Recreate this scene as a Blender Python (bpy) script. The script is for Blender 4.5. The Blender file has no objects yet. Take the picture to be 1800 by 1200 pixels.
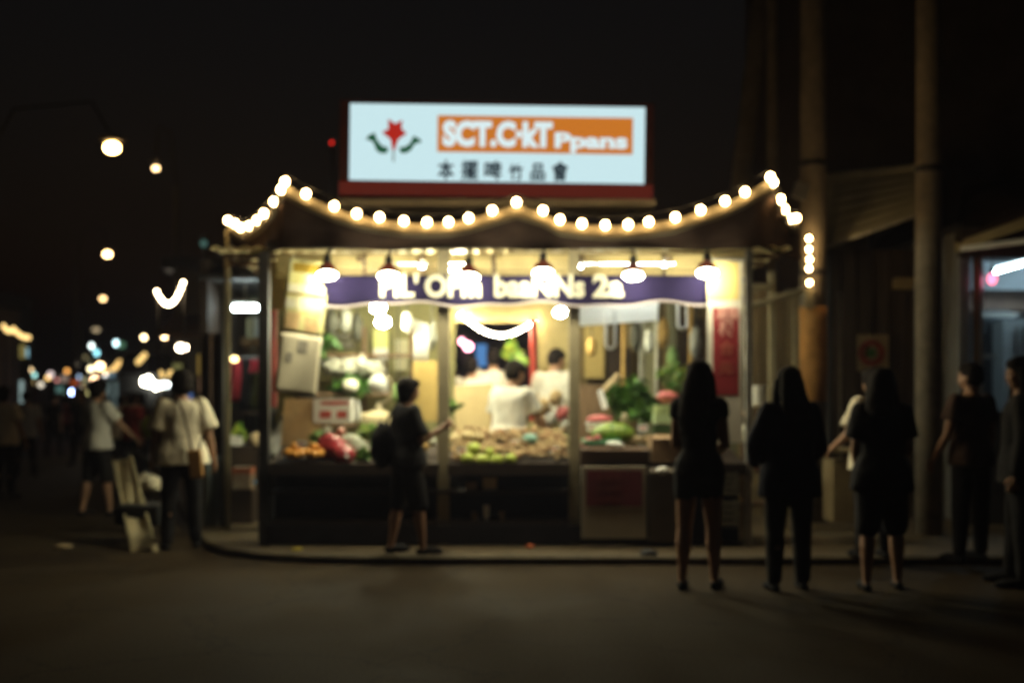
import bpy, bmesh, math, random
from mathutils import Vector, Matrix, noise, Euler
random.seed(7)
R = math.radians
SC = bpy.context.scene
COL = SC.collection

# ------------------------------------------------------------------ camera
F = 2000.0           # focal length in photo pixels (40 mm on a 36 mm wide frame)
EYE = 1.4
def W(px, py, Y):
    """world point seen at photo pixel (px,py) when it stands Y metres down the street"""
    return Vector(((px - 900) / F * Y, Y, EYE + (700 - py) / F * Y))
def WX(px, Y): return (px - 900) / F * Y
def WZ(py, Y): return EYE + (700 - py) / F * Y

cam_d = bpy.data.cameras.new('camera')
cam = bpy.data.objects.new('camera', cam_d)
COL.objects.link(cam)
cam.location = (0, 0, EYE)
cam.rotation_euler = (R(90), 0, 0)
cam_d.sensor_width = 36
cam_d.lens = 40
cam_d.shift_y = 100 / 1800
cam_d.clip_start = 0.1
cam_d.clip_end = 2000
cam_d.dof.use_dof = True
cam_d.dof.focus_distance = 3.4
cam_d.dof.aperture_fstop = 1.5
cam_d.dof.aperture_blades = 0
SC.camera = cam

# ------------------------------------------------------------------ materials
MATS = {}
def mat(name, col, rough=0.7, var=0.18, scale=6.0, metal=0.0, bump=0.0, bscale=40.0, spec=0.4, col2=None, trans=0.0, stretch=None):
    if name in MATS: return MATS[name]
    m = bpy.data.materials.new(name); m.use_nodes = True
    nt = m.node_tree; n = nt.nodes; L = nt.links
    b = n['Principled BSDF']
    b.inputs['Roughness'].default_value = rough
    b.inputs['Metallic'].default_value = metal
    b.inputs['Specular IOR Level'].default_value = spec
    tc = n.new('ShaderNodeTexCoord')
    src = tc.outputs['Object']
    if stretch:
        mp = n.new('ShaderNodeMapping'); mp.inputs['Scale'].default_value = stretch
        L.new(src, mp.inputs['Vector']); src = mp.outputs['Vector']
    nz = n.new('ShaderNodeTexNoise'); nz.inputs['Scale'].default_value = scale
    nz.inputs['Detail'].default_value = 6; nz.inputs['Roughness'].default_value = 0.65
    L.new(src, nz.inputs['Vector'])
    ramp = n.new('ShaderNodeValToRGB')
    ramp.color_ramp.elements[0].position = 0.32; ramp.color_ramp.elements[1].position = 0.68
    c = Vector(col[:3])
    lo = c * (1 - var); hi = c * (1 + var)
    if col2 is not None: lo = c; hi = Vector(col2[:3])
    ramp.color_ramp.elements[0].color = (*lo, 1); ramp.color_ramp.elements[1].color = (*[min(1, v) for v in hi], 1)
    L.new(nz.outputs['Fac'], ramp.inputs['Fac'])
    L.new(ramp.outputs['Color'], b.inputs['Base Color'])
    if bump:
        n2 = n.new('ShaderNodeTexNoise'); n2.inputs['Scale'].default_value = bscale; n2.inputs['Detail'].default_value = 5
        L.new(src, n2.inputs['Vector'])
        bp = n.new('ShaderNodeBump'); bp.inputs['Strength'].default_value = bump; bp.inputs['Distance'].default_value = 0.02
        L.new(n2.outputs['Fac'], bp.inputs['Height']); L.new(bp.outputs['Normal'], b.inputs['Normal'])
    if trans:
        b.inputs['Transmission Weight'].default_value = trans
    MATS[name] = m
    return m
def emis(name, col, strength):
    if name in MATS: return MATS[name]
    m = bpy.data.materials.new(name); m.use_nodes = True
    nt = m.node_tree
    nt.nodes.remove(nt.nodes['Principled BSDF'])
    e = nt.nodes.new('ShaderNodeEmission')
    e.inputs['Color'].default_value = (*col, 1); e.inputs['Strength'].default_value = strength
    nt.links.new(e.outputs['Emission'], nt.nodes['Material Output'].inputs['Surface'])
    MATS[name] = m
    return m
def sheer(name, col, amount=0.4):
    """thin cloth / plastic: diffuse plus translucent"""
    if name in MATS: return MATS[name]
    m = bpy.data.materials.new(name); m.use_nodes = True
    nt = m.node_tree; n = nt.nodes; L = nt.links
    b = n['Principled BSDF']; b.inputs['Roughness'].default_value = .6; b.inputs['Specular IOR Level'].default_value = .25
    tc = n.new('ShaderNodeTexCoord'); nz = n.new('ShaderNodeTexNoise'); nz.inputs['Scale'].default_value = 4; nz.inputs['Detail'].default_value = 5
    L.new(tc.outputs['Object'], nz.inputs['Vector'])
    mx = n.new('ShaderNodeMix'); mx.data_type = 'RGBA'
    mx.inputs[6].default_value = (*[v * .85 for v in col], 1); mx.inputs[7].default_value = (*[min(1, v * 1.12) for v in col], 1)
    L.new(nz.outputs['Fac'], mx.inputs[0]); L.new(mx.outputs[2], b.inputs['Base Color'])
    t = n.new('ShaderNodeBsdfTranslucent'); L.new(mx.outputs[2], t.inputs['Color'])
    ms = n.new('ShaderNodeMixShader'); ms.inputs[0].default_value = amount
    L.new(b.outputs[0], ms.inputs[1]); L.new(t.outputs[0], ms.inputs[2])
    L.new(ms.outputs[0], n['Material Output'].inputs['Surface'])
    MATS[name] = m
    return m

# ------------------------------------------------------------------ mesh builder
class MB:
    def __init__(s): s.v = []; s.f = []; s.mi = []
    def add(s, vs, fs, mi=0):
        o = len(s.v); s.v += [Vector(v) for v in vs]
        for f in fs: s.f.append([i + o for i in f]); s.mi.append(mi)
        return s
    def box(s, c, d, rot=None, mi=0):
        c = Vector(c); x, y, z = [a / 2 for a in d]
        vs = [Vector((sx * x, sy * y, sz * z)) for sx in (-1, 1) for sy in (-1, 1) for sz in (-1, 1)]
        if rot is not None: vs = [rot @ v for v in vs]
        vs = [v + c for v in vs]
        return s.add(vs, [(0, 1, 3, 2), (4, 6, 7, 5), (0, 4, 5, 1), (2, 3, 7, 6), (0, 2, 6, 4), (1, 5, 7, 3)], mi)
    def bbox(s, x0, x1, y0, y1, z0, z1, mi=0):
        return s.box(((x0 + x1) / 2, (y0 + y1) / 2, (z0 + z1) / 2), (abs(x1 - x0), abs(y1 - y0), abs(z1 - z0)), None, mi)
    def tube(s, pts, r, n=8, mi=0, cap=True):
        pts = [Vector(p) for p in pts]
        rs = r if isinstance(r, (list, tuple)) else [r] * len(pts)
        up = Vector((0, 0, 1)); rings = []; a = None
        for i, p in enumerate(pts):
            if i == 0: t = pts[1] - p
            elif i == len(pts) - 1: t = p - pts[i - 1]
            else: t = (pts[i + 1] - p).normalized() + (p - pts[i - 1]).normalized()
            t = t.normalized() if t.length > 1e-9 else Vector((0, 0, 1))
            if a is None:
                a = t.cross(up) if abs(t.z) < .95 else t.cross(Vector((0, 1, 0)))
            else:
                a = a - t * a.dot(t)
            a = a.normalized(); b = t.cross(a)
            rings.append([p + (a * math.cos(k * 2 * math.pi / n) + b * math.sin(k * 2 * math.pi / n)) * rs[i] for k in range(n)])
        vs = [v for rg in rings for v in rg]; fs = []
        for i in range(len(pts) - 1):
            for k in range(n):
                k2 = (k + 1) % n
                fs.append((i * n + k, i * n + k2, (i + 1) * n + k2, (i + 1) * n + k))
        if cap:
            fs.append(tuple(range(n))[::-1]); fs.append(tuple((len(pts) - 1) * n + k for k in range(n)))
        return s.add(vs, fs, mi)
    def lathe(s, prof, c=(0, 0, 0), n=16, mi=0, rot=None):
        """prof: list of (radius, z)"""
        c = Vector(c); vs = []; fs = []
        for (r, z) in prof:
            for k in range(n):
                v = Vector((r * math.cos(2 * math.pi * k / n), r * math.sin(2 * math.pi * k / n), z))
                vs.append((rot @ v if rot is not None else v) + c)
        for i in range(len(prof) - 1):
            for k in range(n):
                k2 = (k + 1) % n
                fs.append((i * n + k, i * n + k2, (i + 1) * n + k2, (i + 1) * n + k))
        if prof[0][0] > 1e-4: fs.append(tuple(range(n))[::-1])
        if prof[-1][0] > 1e-4: fs.append(tuple((len(prof) - 1) * n + k for k in range(n)))
        return s.add(vs, fs, mi)
    def ball(s, c, r, n=12, m=8, mi=0, rot=None, amp=0, fr=3.0, seed=0):
        c = Vector(c); rr = Vector(r) if isinstance(r, (tuple, list, Vector)) else Vector((r, r, r))
        vs = []; fs = []
        vs.append(Vector((0, 0, -1)))
        for i in range(1, m):
            th = -math.pi / 2 + math.pi * i / m
            for k in range(n):
                ph = 2 * math.pi * k / n
                vs.append(Vector((math.cos(th) * math.cos(ph), math.cos(th) * math.sin(ph), math.sin(th))))
        vs.append(Vector((0, 0, 1)))
        out = []
        for v in vs:
            q = 1 + (amp * noise.noise(v * fr + Vector((seed * 7.3, seed * 3.1, seed))) if amp else 0)
            w = Vector((v.x * rr.x, v.y * rr.y, v.z * rr.z)) * q
            out.append((rot @ w if rot is not None else w) + c)
        for k in range(n): fs.append((0, 1 + (k + 1) % n, 1 + k))
        for i in range(m - 2):
            for k in range(n):
                k2 = (k + 1) % n
                fs.append((1 + i * n + k, 1 + i * n + k2, 1 + (i + 1) * n + k2, 1 + (i + 1) * n + k))
        last = len(vs) - 1
        for k in range(n): fs.append((last, 1 + (m - 2) * n + k, 1 + (m - 2) * n + (k + 1) % n))
        return s.add(out, fs, mi)
    def grid(s, fn, nu, nv, mi=0, thick=0.0, nrm=None):
        """sheet fn(u,v); with thickness along nrm"""
        vs = [Vector(fn(i / nu, j / nv)) for j in range(nv + 1) for i in range(nu + 1)]
        w = nu + 1
        q = [(j * w + i, j * w + i + 1, (j + 1) * w + i + 1, (j + 1) * w + i) for j in range(nv) for i in range(nu)]
        if not thick: return s.add(vs, q, mi)
        nr = Vector(nrm) * thick; N = len(vs)
        vs2 = vs + [v + nr for v in vs]
        fs = q + [tuple(a + N for a in f[::-1]) for f in q]
        edge = [i for i in range(w)] + [j * w + nu for j in range(1, nv + 1)] + [nv * w + i for i in range(nu - 1, -1, -1)] + [j * w for j in range(nv - 1, 0, -1)]
        for a, b in zip(edge, edge[1:] + edge[:1]): fs.append((b, a, a + N, b + N))
        return s.add(vs2, fs, mi)
    def prism(s, poly, ext, mi=0):
        """poly: list of Vectors (planar), ext: extrusion vector"""
        n = len(poly); e = Vector(ext)
        vs = [Vector(p) for p in poly] + [Vector(p) + e for p in poly]
        fs = [tuple(range(n))[::-1], tuple(range(n, 2 * n))] + [(i, (i + 1) % n, n + (i + 1) % n, n + i) for i in range(n)]
        return s.add(vs, fs, mi)
    def mesh(s, name, mats, smooth=False):
        me = bpy.data.meshes.new(name)
        me.from_pydata([tuple(v) for v in s.v], [], s.f)
        if not isinstance(mats, (list, tuple)): mats = [mats]
        for m in mats: me.materials.append(m)
        me.polygons.foreach_set('material_index', s.mi)
        if smooth: me.polygons.foreach_set('use_smooth', [True] * len(me.polygons))
        bm = bmesh.new(); bm.from_mesh(me); bmesh.ops.recalc_face_normals(bm, faces=bm.faces); bm.to_mesh(me); bm.free()
        me.update()
        return me
    def build(s, name, mats, parent=None, smooth=False, loc=None, rebase=True):
        """links ONE mesh object; world-space vertices are rebased on loc (or on the parent's location)"""
        base = Vector((0, 0, 0))
        if parent is not None:
            base = wloc(parent)
        if loc is not None: base = Vector(loc)
        if rebase: s.v = [v - base for v in s.v]
        o = bpy.data.objects.new(name, s.mesh(name, mats, smooth))
        COL.objects.link(o)
        if parent is not None:
            o.parent = parent
            if loc is not None: o.location = base - wloc(parent)
        elif loc is not None: o.location = base
        return o
def wloc(o):
    p = Vector(o.location)
    while o.parent is not None:
        o = o.parent; p += Vector(o.location)
    return p
def tag(o, label=None, cat=None, group=None, kind=None):
    if label: o['label'] = label
    if cat: o['category'] = cat
    if group: o['group'] = group
    if kind: o['kind'] = kind
    return o
def thing(name, loc, label, cat, group=None):
    o = bpy.data.objects.new(name, None); o.empty_display_size = .1
    COL.objects.link(o); o.location = loc
    return tag(o, label, cat, group)
def copy_tree(o, parent=None):
    c = o.copy(); COL.objects.link(c)
    if parent is not None: c.parent = parent; c.matrix_parent_inverse = o.matrix_parent_inverse.copy()
    for ch in list(o.children): copy_tree(ch, c)
    return c
def text_obj(name, body, size, m, parent, origin, bold=0.0, smear=0.0, depth=.004, width=None, align='LEFT', rot=None, shear=0):
    """lettering as a mesh; lies in the XZ plane facing -Y, origin = lower left corner"""
    cu = bpy.data.curves.new(name, 'FONT'); cu.body = body; cu.size = size; cu.offset = bold; cu.extrude = depth; cu.resolution_u = 3
    cu.align_x = align
    t = bpy.data.objects.new(name + '_tmp', cu); COL.objects.link(t)
    dg = bpy.context.evaluated_depsgraph_get(); dg.update()
    me = bpy.data.meshes.new_from_object(t.evaluated_get(dg))
    bpy.data.objects.remove(t); bpy.data.curves.remove(cu)
    xs = [v.co.x for v in me.vertices]
    k = 1.0
    if width and xs: k = width / (max(xs) - min(xs))
    x0 = min(xs) if (xs and align == 'LEFT') else 0
    me.transform(Matrix.Diagonal((k, 1, 1, 1)) @ Matrix.Translation((-x0, 0, 0)))
    me.transform(Matrix.Rotation(R(90), 4, 'X'))
    if rot is not None: me.transform(rot.to_4x4())
    if smear:
        bm = bmesh.new()
        for k, (dx, dz) in enumerate(((0, 0), (1, .3), (-1, -.3), (.3, 1), (-.3, -1))):
            c_ = me.copy(); c_.transform(Matrix.Translation((dx * smear, -.0006 * k, dz * smear))); bm.from_mesh(c_); bpy.data.meshes.remove(c_)
        bm.to_mesh(me); bm.free()
    me.name = name; me.materials.clear(); me.materials.append(m)
    for p in me.polygons: p.material_index = 0
    o = bpy.data.objects.new(name, me); COL.objects.link(o)
    o.parent = parent
    o.location = Vector(origin) - (wloc(parent) if parent is not None else Vector())
    return o

# palette
M_steel = mat('galvanised_steel', (.32, .31, .28), .45, .25, 9, .6, .1)
M_darkmetal = mat('dark_painted_metal', (.025, .023, .022), .55, .3, 12)
M_black = mat('black_rubber', (.012, .012, .013), .7, .2, 20)
M_cord = mat('black_cord', (.01, .01, .01), .6, .2, 30)
M_white = mat('white_painted', (.72, .71, .66), .55, .08, 5)
M_card = mat('cardboard', (.34, .22, .12), .85, .16, 5, 0, .1, 60)
M_cardpale = mat('pale_cardboard', (.5, .38, .22), .85, .14, 5)
M_wood = mat('weathered_wood', (.16, .10, .055), .8, .35, 4, 0, .25, 30, .3, None, 0, (6, 6, .8))
M_paper = mat('white_paper', (.75, .73, .66), .8, .06, 8)
M_tarp_dark = mat('dark_tarpaulin', (.045, .028, .02), .85, .35, 3, 0, .2, 8, .1)
M_concrete = mat('concrete_pole', (.20, .165, .12), .85, .28, 5, 0, .3, 30, .2)
M_glow_warm = emis('lit_globe_warm', (1.0, .66, .28), 42)
M_glow_far = emis('lit_globe_far', (1.0, .66, .26), 14)
M_glow_lamp = emis('lit_bulb_soft_white', (1.0, .93, .64), 105)
M_glow_in = emis('lit_inside_bulb', (1.0, .97, .66), 310)
M_glow_tube = emis('lit_fluorescent_tube', (.85, .95, .92), 90)
M_red_enamel = mat('red_enamel', (.15, .018, .015), .35, .2, 12)
# ------------------------------------------------------------------ people
M_skin = mat('skin', (.36, .20, .12), .55, .10, 14, 0, .05, 60)
M_hair = mat('black_hair', (.011, .008, .007), .75, .3, 25, 0, .3, 60, .08, None, 0, (3, 3, .4))
M_eye = mat('dark_eye', (.02, .015, .012), .2, .1, 10)
M_lip = mat('lip', (.28, .10, .08), .5, .1, 10)
def cloth(name, col): return mat('cloth_' + name, col, .85, .16, 7, 0, .25, 22, .15)
C_white = cloth('white', (.70, .67, .58)); C_cream = cloth('cream', (.76, .68, .50)); C_grey = cloth('grey', (.33, .33, .31))
C_black = cloth('black', (.016, .015, .016)); C_navy = cloth('navy', (.018, .02, .035)); C_brown = cloth('brown', (.06, .035, .025))
C_denim = cloth('denim', (.035, .045, .075)); C_red = cloth('red', (.28, .04, .035)); C_char = cloth('charcoal', (.03, .03, .032))
C_green = cloth('olive', (.10, .11, .05)); C_blue = cloth('pale_blue', (.30, .36, .42))

def remeshed(mb, voxel, smooth=2, folds=0.0, ffreq=(7, 7, 3), seed=0):
    me = mb.mesh('tmp', [])
    o = bpy.data.objects.new('tmp', me); COL.objects.link(o)
    md = o.modifiers.new('r', 'REMESH'); md.mode = 'VOXEL'; md.voxel_size = voxel; md.use_smooth_shade = True
    if smooth:
        s = o.modifiers.new('s', 'SMOOTH'); s.iterations = smooth; s.factor = .5
    dg = bpy.context.evaluated_depsgraph_get(); dg.update()
    out = bpy.data.meshes.new_from_object(o.evaluated_get(dg))
    bpy.data.objects.remove(o); bpy.data.meshes.remove(me)
    if folds:
        off = Vector((seed * 3.3, seed * 1.7, seed * 2.9))
        for v in out.vertices:
            p = v.co
            q = Vector((p.x * ffreq[0], p.y * ffreq[1], p.z * ffreq[2])) + off
            v.co = p + v.normal * folds * (noise.noise(q) + .5 * noise.noise(q * 2.3))
    out.materials.clear()
    return out
def rotx(a): return Matrix.Rotation(R(a), 3, 'X')
def roty(a): return Matrix.Rotation(R(a), 3, 'Y')
def rotz(a): return Matrix.Rotation(R(a), 3, 'Z')

def limb(mb, pts, rs, T=lambda v: v, n=12):
    P = [T(Vector(p)) for p in pts]
    mb.tube(P, rs, n)
    for p, r in zip(P, rs): mb.ball(p, r * .995, 10, 6)
def loft(mb, rings, T=lambda v: v, n=16, pw=2.3):
    """rings: (cx, cy, z, rx, ry)"""
    vs = []; fs = []
    for (cx, cy, z, rx, ry) in rings:
        for k in range(n):
            a = 2 * math.pi * k / n; c, s_ = math.cos(a), math.sin(a)
            x = math.copysign(abs(c) ** (2 / pw), c) * rx; y = math.copysign(abs(s_) ** (2 / pw), s_) * ry
            vs.append(T(Vector((cx + x, cy + y, z))))
    for i in range(len(rings) - 1):
        for k in range(n):
            k2 = (k + 1) % n
            fs.append((i * n + k, i * n + k2, (i + 1) * n + k2, (i + 1) * n + k))
    fs.append(tuple(range(n))[::-1]); fs.append(tuple((len(rings) - 1) * n + k for k in range(n)))
    mb.add(vs, fs)

PCOUNT = [0]
def person(label, loc, face, H, legs=((0, 3, 0), (0, 3, 0)), arms=((0, 8, 8), (0, 8, 8)), head=(0, 0), lean=0, twist=0, side=0,
           top=C_white, sleeve=.62, hem=.47, loose=.016, bottom='pants', bmat=C_black, hair='short', female=False, shoes=C_black,
           hair_len=.74, group=None, detail=True, curl=22, build=1.0):
    """stands at loc facing +Y turned by face degrees about Z; legs/arms are (left,right): (forward flex, sideways, bend)"""
    PCOUNT[0] += 1; sd = PCOUNT[0]
    vox = .0135 if detail else .024
    hipc = Vector((0, 0, .53 * H))
    RU = rotz(twist) @ rotx(-lean) @ roty(side)
    dz = [0.0]
    TL0 = lambda v: v + Vector((0, 0, dz[0]))
    TU = lambda v: TL0(hipc + RU @ (v - hipc))
    # legs first: drop the body so that the lowest ankle stands on the ground
    leg = []
    for i, s in ((0, -1), (1, 1)):
        fl, ab, kn = legs[i]
        hp = Vector((s * .052 * H, 0, .515 * H))
        d1 = rotx(fl) @ roty(-s * ab) @ Vector((0, 0, -1))
        d2 = rotx(fl - kn) @ roty(-s * ab * .6) @ Vector((0, 0, -1))
        k = hp + d1 * .245 * H; a = k + d2 * .235 * H
        leg.append((hp, k, a, fl, kn))
    low = min(l[2].z for l in leg)
    dz[0] = .042 * H - low
    b = MB()
    w = (.94 if female else 1.05) * build; sh = (.92 if female else 1.06) * build; hipw = (1.05 if female else .96) * build
    rings = [(0, 0, .47, .070 * hipw, .058), (0, -.004, .52, .098 * hipw, .070), (0, 0, .575, .086 * hipw, .06), (0, .003, .62, .076 * w, .054), (0, .004, .70, .088 * w, .061),
             (0, .002, .76, .098 * sh, .064), (0, -.003, .80, .096 * sh, .052), (0, -.005, .83, .06, .042), (0, -.005, .85, .036, .036)]
    loft(b, [tuple(q * H for q in r) for r in rings], TU)
    # head
    neckp = Vector((0, 0, .868 * H)); RH = rotz(head[0]) @ rotx(-head[1])
    TH = lambda v: TU(neckp + RH @ (v - neckp))
    h = lambda *q: Vector([a * H for a in q])
    limb(b, [h(0, -.006, .81), h(0, -.002, .85), h(0, .004, .90)], [.037 * H, .031 * H, .032 * H], TU)
    def ell(c, r, T, tgt=b, n=16, m=12, amp=0):
        t = MB().ball(h(*c), h(*r), n, m, amp=amp); tgt.add([T(v) for v in t.v], t.f)
    ell((0, -.002, .94), (.0455, .056, .058), TH)
    ell((0, .016, .905), (.037, .040, .038), TH)
    ell((0, .030, .885), (.024, .022, .018), TH)
    ell((0, .058, .918), (.0075, .011, .013), TH)
    ell((0, .050, .943), (.030, .010, .006), TH)
    for s in (-1, 1): ell((s * .047, -.002, .925), (.006, .011, .018), TH); ell((s * .022, .045, .916), (.012, .012, .010), TH)
    # legs
    for (hp, k, a, fl, kn), s in zip(leg, (-1, 1)):
        mid = k.lerp(a, .33) + Vector((0, -.006 * H, 0))
        limb(b, [hp, hp.lerp(k, .5), k, mid, k.lerp(a, .7), a], [.056 * H * hipw, .047 * H, .034 * H, .036 * H, .025 * H, .019 * H], TL0)
        ft = [a + Vector((s * q[0] * H, q[1] * H, (q[2] - .042) * H)) for q in ((0, -.022, .016), (.002, .03, .019), (.007, .075, .014), (.009, .105, .011))]
        limb(b, [a] + ft, [.019 * H, .016 * H, .019 * H, .022 * H, .015 * H][:1] + [.017 * H, .020 * H, .021 * H, .013 * H], TL0)
    # arms
    arm = []
    for i, s in ((0, -1), (1, 1)):
        fl, ab, el = arms[i][:3]; inw = arms[i][3] if len(arms[i]) > 3 else 6
        sp = Vector((s * .098 * H * sh, -.002 * H, .805 * H))
        d1 = rotx(fl) @ roty(-s * ab) @ Vector((0, 0, -1))
        d2 = rotx(fl + el) @ roty(-s * (ab - inw)) @ Vector((0, 0, -1))
        e = sp + d1 * .172 * H; wr = e + d2 * .148 * H
        limb(b, [sp, sp.lerp(e, .45), e, e.lerp(wr, .35), wr], [.034 * H * build, .029 * H * build, .023 * H, .023 * H, .0145 * H], TU)
        inn = Vector((-s, 0, 0)); inn = (inn - d2 * inn.dot(d2)).normalized(); fw = d2.cross(inn) * s
        if fw.y < 0 and abs(fl) < 60: fw = -fw
        limb(b, [wr, wr + d2 * .025 * H + fw * .006 * H, wr + d2 * .05 * H + fw * .010 * H], [.014 * H, .013 * H, .010 * H], TU)
        limb(b, [wr + d2 * .01 * H, wr + d2 * .032 * H - fw * .008 * H, wr + d2 * .052 * H - fw * .010 * H], [.012 * H, .012 * H, .009 * H], TU)
        arm.append((sp, e, wr, d1, d2, inn, fw, s))
    me = remeshed(b, vox, 2)
    # fingers, eyes, mouth joined to the same body mesh
    x = MB()
    for (sp, e, wr, d1, d2, inn, fw, s) in arm:
        for k, (o, ln) in enumerate(((.017, .040), (.006, .046), (-.005, .043), (-.016, .034))):
            p = wr + d2 * .048 * H + fw * o * H; pts = [p - d2 * .012 * H, p]; dd = d2.copy(); ax = d2.cross(inn).normalized()
            for j in range(3):
                dd = Matrix.Rotation(R(curl + 4 * k), 3, ax) @ dd
                p = p + dd * ln * H * (.42, .33, .25)[j]; pts.append(p)
            x.tube([TU(q) for q in pts], [.0066 * H, .0062 * H, .0058 * H, .0052 * H, .0038 * H], 7)
        p = wr + d2 * .018 * H + fw * .016 * H
        pts = [p - fw * .008 * H, p, p + (d2 * .6 + fw * .7 + inn * .3).normalized() * .020 * H, p + (d2 * .8 + fw * .5 + inn * .5).normalized() * .040 * H]
        x.tube([TU(q) for q in pts], [.0085 * H, .008 * H, .0068 * H, .0045 * H], 7)
    nf = len(x.f)
    for s in (-1, 1):
        t = MB().ball(h(s * .0175, .0478, .932), h(.0078, .006, .0042), 8, 6); x.add([TH(v) for v in t.v], t.f, 1)
    t = MB().ball(h(0, .0505, .894), h(.013, .005, .004), 8, 6); x.add([TH(v) for v in t.v], t.f, 2)
    mex = x.mesh('x', [M_skin, M_eye, M_lip], True)
    bm = bmesh.new(); bm.from_mesh(me)
    for f in bm.faces: f.material_index = 0; f.smooth = True
    bm.from_mesh(mex)
    me2 = bpy.data.meshes.new('person'); bm.to_mesh(me2); bm.free()
    for m in (M_skin, M_eye, M_lip): me2.materials.append(m)
    bpy.data.meshes.remove(me); bpy.data.meshes.remove(mex)
    root = bpy.data.objects.new('person', me2); COL.objects.link(root)
    root.location = loc; root.rotation_euler = (0, 0, R(face))
    tag(root, label, 'person', group)
    def child(nm, mesh, m):
        mesh.name = nm; mesh.materials.append(m)
        for p in mesh.polygons: p.use_smooth = True
        o = bpy.data.objects.new(nm, mesh); COL.objects.link(o); o.parent = root
        return o
    # shirt
    L = loose * H / 1.65
    sb = MB()
    rr = [r for r in rings if r[2] > .5 and r[2] < .84]
    hz = hem
    low_r = (0, -.002, hz, .104 * hipw + (L * 1.6) / H, .078 + (L * 1.6) / H)
    lo2 = (0, -.001, (hz + .62) / 2, .098 * hipw + (L * 1.5) / H, .072 + (L * 1.5) / H)
    sr = [low_r, lo2] + [(r[0], r[1], r[2], r[3] + L / H * (1.5 if r[2] < .66 else .9), r[4] + L / H * (1.3 if r[2] < .66 else .9)) for r in rings if r[2] > .6 and r[2] < .81] + [(0, -.005, .832, .066, .050), (0, -.005, .842, .045, .042)]
    loft(sb, [tuple(q * H for q in r) for r in sr], TU, 20)
    for (sp, e, wr, d1, d2, inn, fw, s) in arm:
        if sleeve > 1:
            q = e.lerp(wr, sleeve - 1)
            limb(sb, [sp, sp.lerp(e, .5), e, q], [.040 * H * build + L * .3, .036 * H * build + L * .4, .031 * H + L * .4, .024 * H + L * .3], TU)
        elif sleeve > 0:
            q = sp.lerp(e, sleeve)
            sb.tube([TU(sp), TU(sp.lerp(e, sleeve * .5)), TU(q)], [.041 * H * build + L * .3, .039 * H * build + L * .6, .038 * H * build + L * 1.0], 14); sb.ball(TU(sp), .041 * H * build + L * .3, 10, 8)
    child('shirt', remeshed(sb, vox * 1.3, 2, .012 * (1 if loose > .01 else .4), (9, 9, 4), sd), top)
    # bottoms
    pb = MB()
    if bottom == 'skirt':
        loft(pb, [tuple(q * H for q in r) for r in [(0, 0, .30, .115, .09), (0, 0, .42, .112 * hipw, .085), (0, 0, .52, .104 * hipw, .076), (0, 0, .575, .090, .066), (0, 0, .60, .082, .06)]], TL0, 20)
    else:
        frac = {'pants': 1.93, 'shorts': .62, 'long_shorts': .95, 'short_shorts': .38}[bottom]
        loft(pb, [tuple(q * H for q in r) for r in [(0, 0, .462, .082 * hipw, .066), (0, -.004, .52, .104 * hipw, .077), (0, 0, .575, .092 * hipw, .067), (0, 0, .60, .084, .06)]], TL0)
        for (hp, k, a, fl, kn) in leg:
            if frac <= 1:
                q = hp.lerp(k, frac)
                limb(pb, [hp, hp.lerp(k, frac * .5), q], [.062 * H * hipw, .060 * H, .056 * H], TL0)
            else:
                q = k.lerp(a, frac - 1)
                limb(pb, [hp, hp.lerp(k, .5), k, k.lerp(a, .4), q], [.062 * H * hipw, .054 * H, .044 * H, .042 * H, .036 * H], TL0)
    child({'skirt': 'skirt', 'pants': 'trousers'}.get(bottom, 'shorts'), remeshed(pb, vox * 1.3, 2, .008, (8, 8, 4), sd + 50), bmat)
    # shoes
    for (hp, k, a, fl, kn), s in zip(leg, (-1, 1)):
        fb = MB()
        pts = [a + Vector((s * q[0] * H, q[1] * H, (q[2] - .042) * H)) for q in ((0, -.024, .020), (.002, .03, .024), (.007, .078, .019), (.009, .110, .016))]
        limb(fb, pts, [.020 * H, .024 * H, .025 * H, .016 * H], TL0)
        m_ = remeshed(fb, vox, 2)
        zmin = min(l[2].z for l in leg) - .042 * H + dz[0]
        base_z = (a.z + dz[0]) - .042 * H
        for v in m_.vertices:
            if v.co.z < base_z + .002: v.co.z = base_z + .002
        child('shoe', m_, shoes)
    # hair
    hb = MB()
    def hell(c, r): ell(c, r, TH, hb, 16, 12)
    hell((0, -.012, .952), (.053, .058, .056))
    hell((0, -.020, .925), (.053, .046, .05))
    if hair == 'short':
        hell((0, .012, .972), (.044, .045, .032))
    elif hair == 'bob':
        hell((0, -.016, .945), (.062, .062, .062)); hell((0, -.02, .90), (.060, .045, .048)); hell((0, .014, .975), (.046, .045, .03))
    elif hair == 'fluffy':
        hell((0, -.008, .955), (.068, .066, .062)); hell((0, -.018, .912), (.066, .05, .05)); hell((0, .012, .975), (.055, .052, .036))
    elif hair == 'long':
        hell((0, -.010, .955), (.057, .061, .058)); hell((0, .012, .975), (.046, .045, .03))
        zs = [.95, .90, .86, .82, (.82 + hair_len) / 2, hair_len]
        loft(hb, [tuple(q * H for q in (0, -.026 - .012 * i, z, (.054, .060, .064, .070, .066, .045)[i], (.046, .040, .035, .03, .026, .014)[i])) for i, z in enumerate(zs)][::-1], TH if head[1] < 15 else TU, 18)
        for s in (-1, 1):
            limb(hb, [h(s * .05, .005, .94), h(s * .056, .008, .88), h(s * .062, .016, .82), h(s * .058, .022, .77)], [.018 * H, .02 * H, .019 * H, .010 * H], TH)
    elif hair == 'bun':
        hell((0, -.028, .995), (.026, .026, .024)); hell((0, .012, .97), (.044, .045, .03))
    child('hair', remeshed(hb, vox * 1.1, 1, .006, (38, 38, 6) if hair == 'long' else (30, 30, 18), sd + 9), M_hair)
    root['_top'] = 0
    return root

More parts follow.
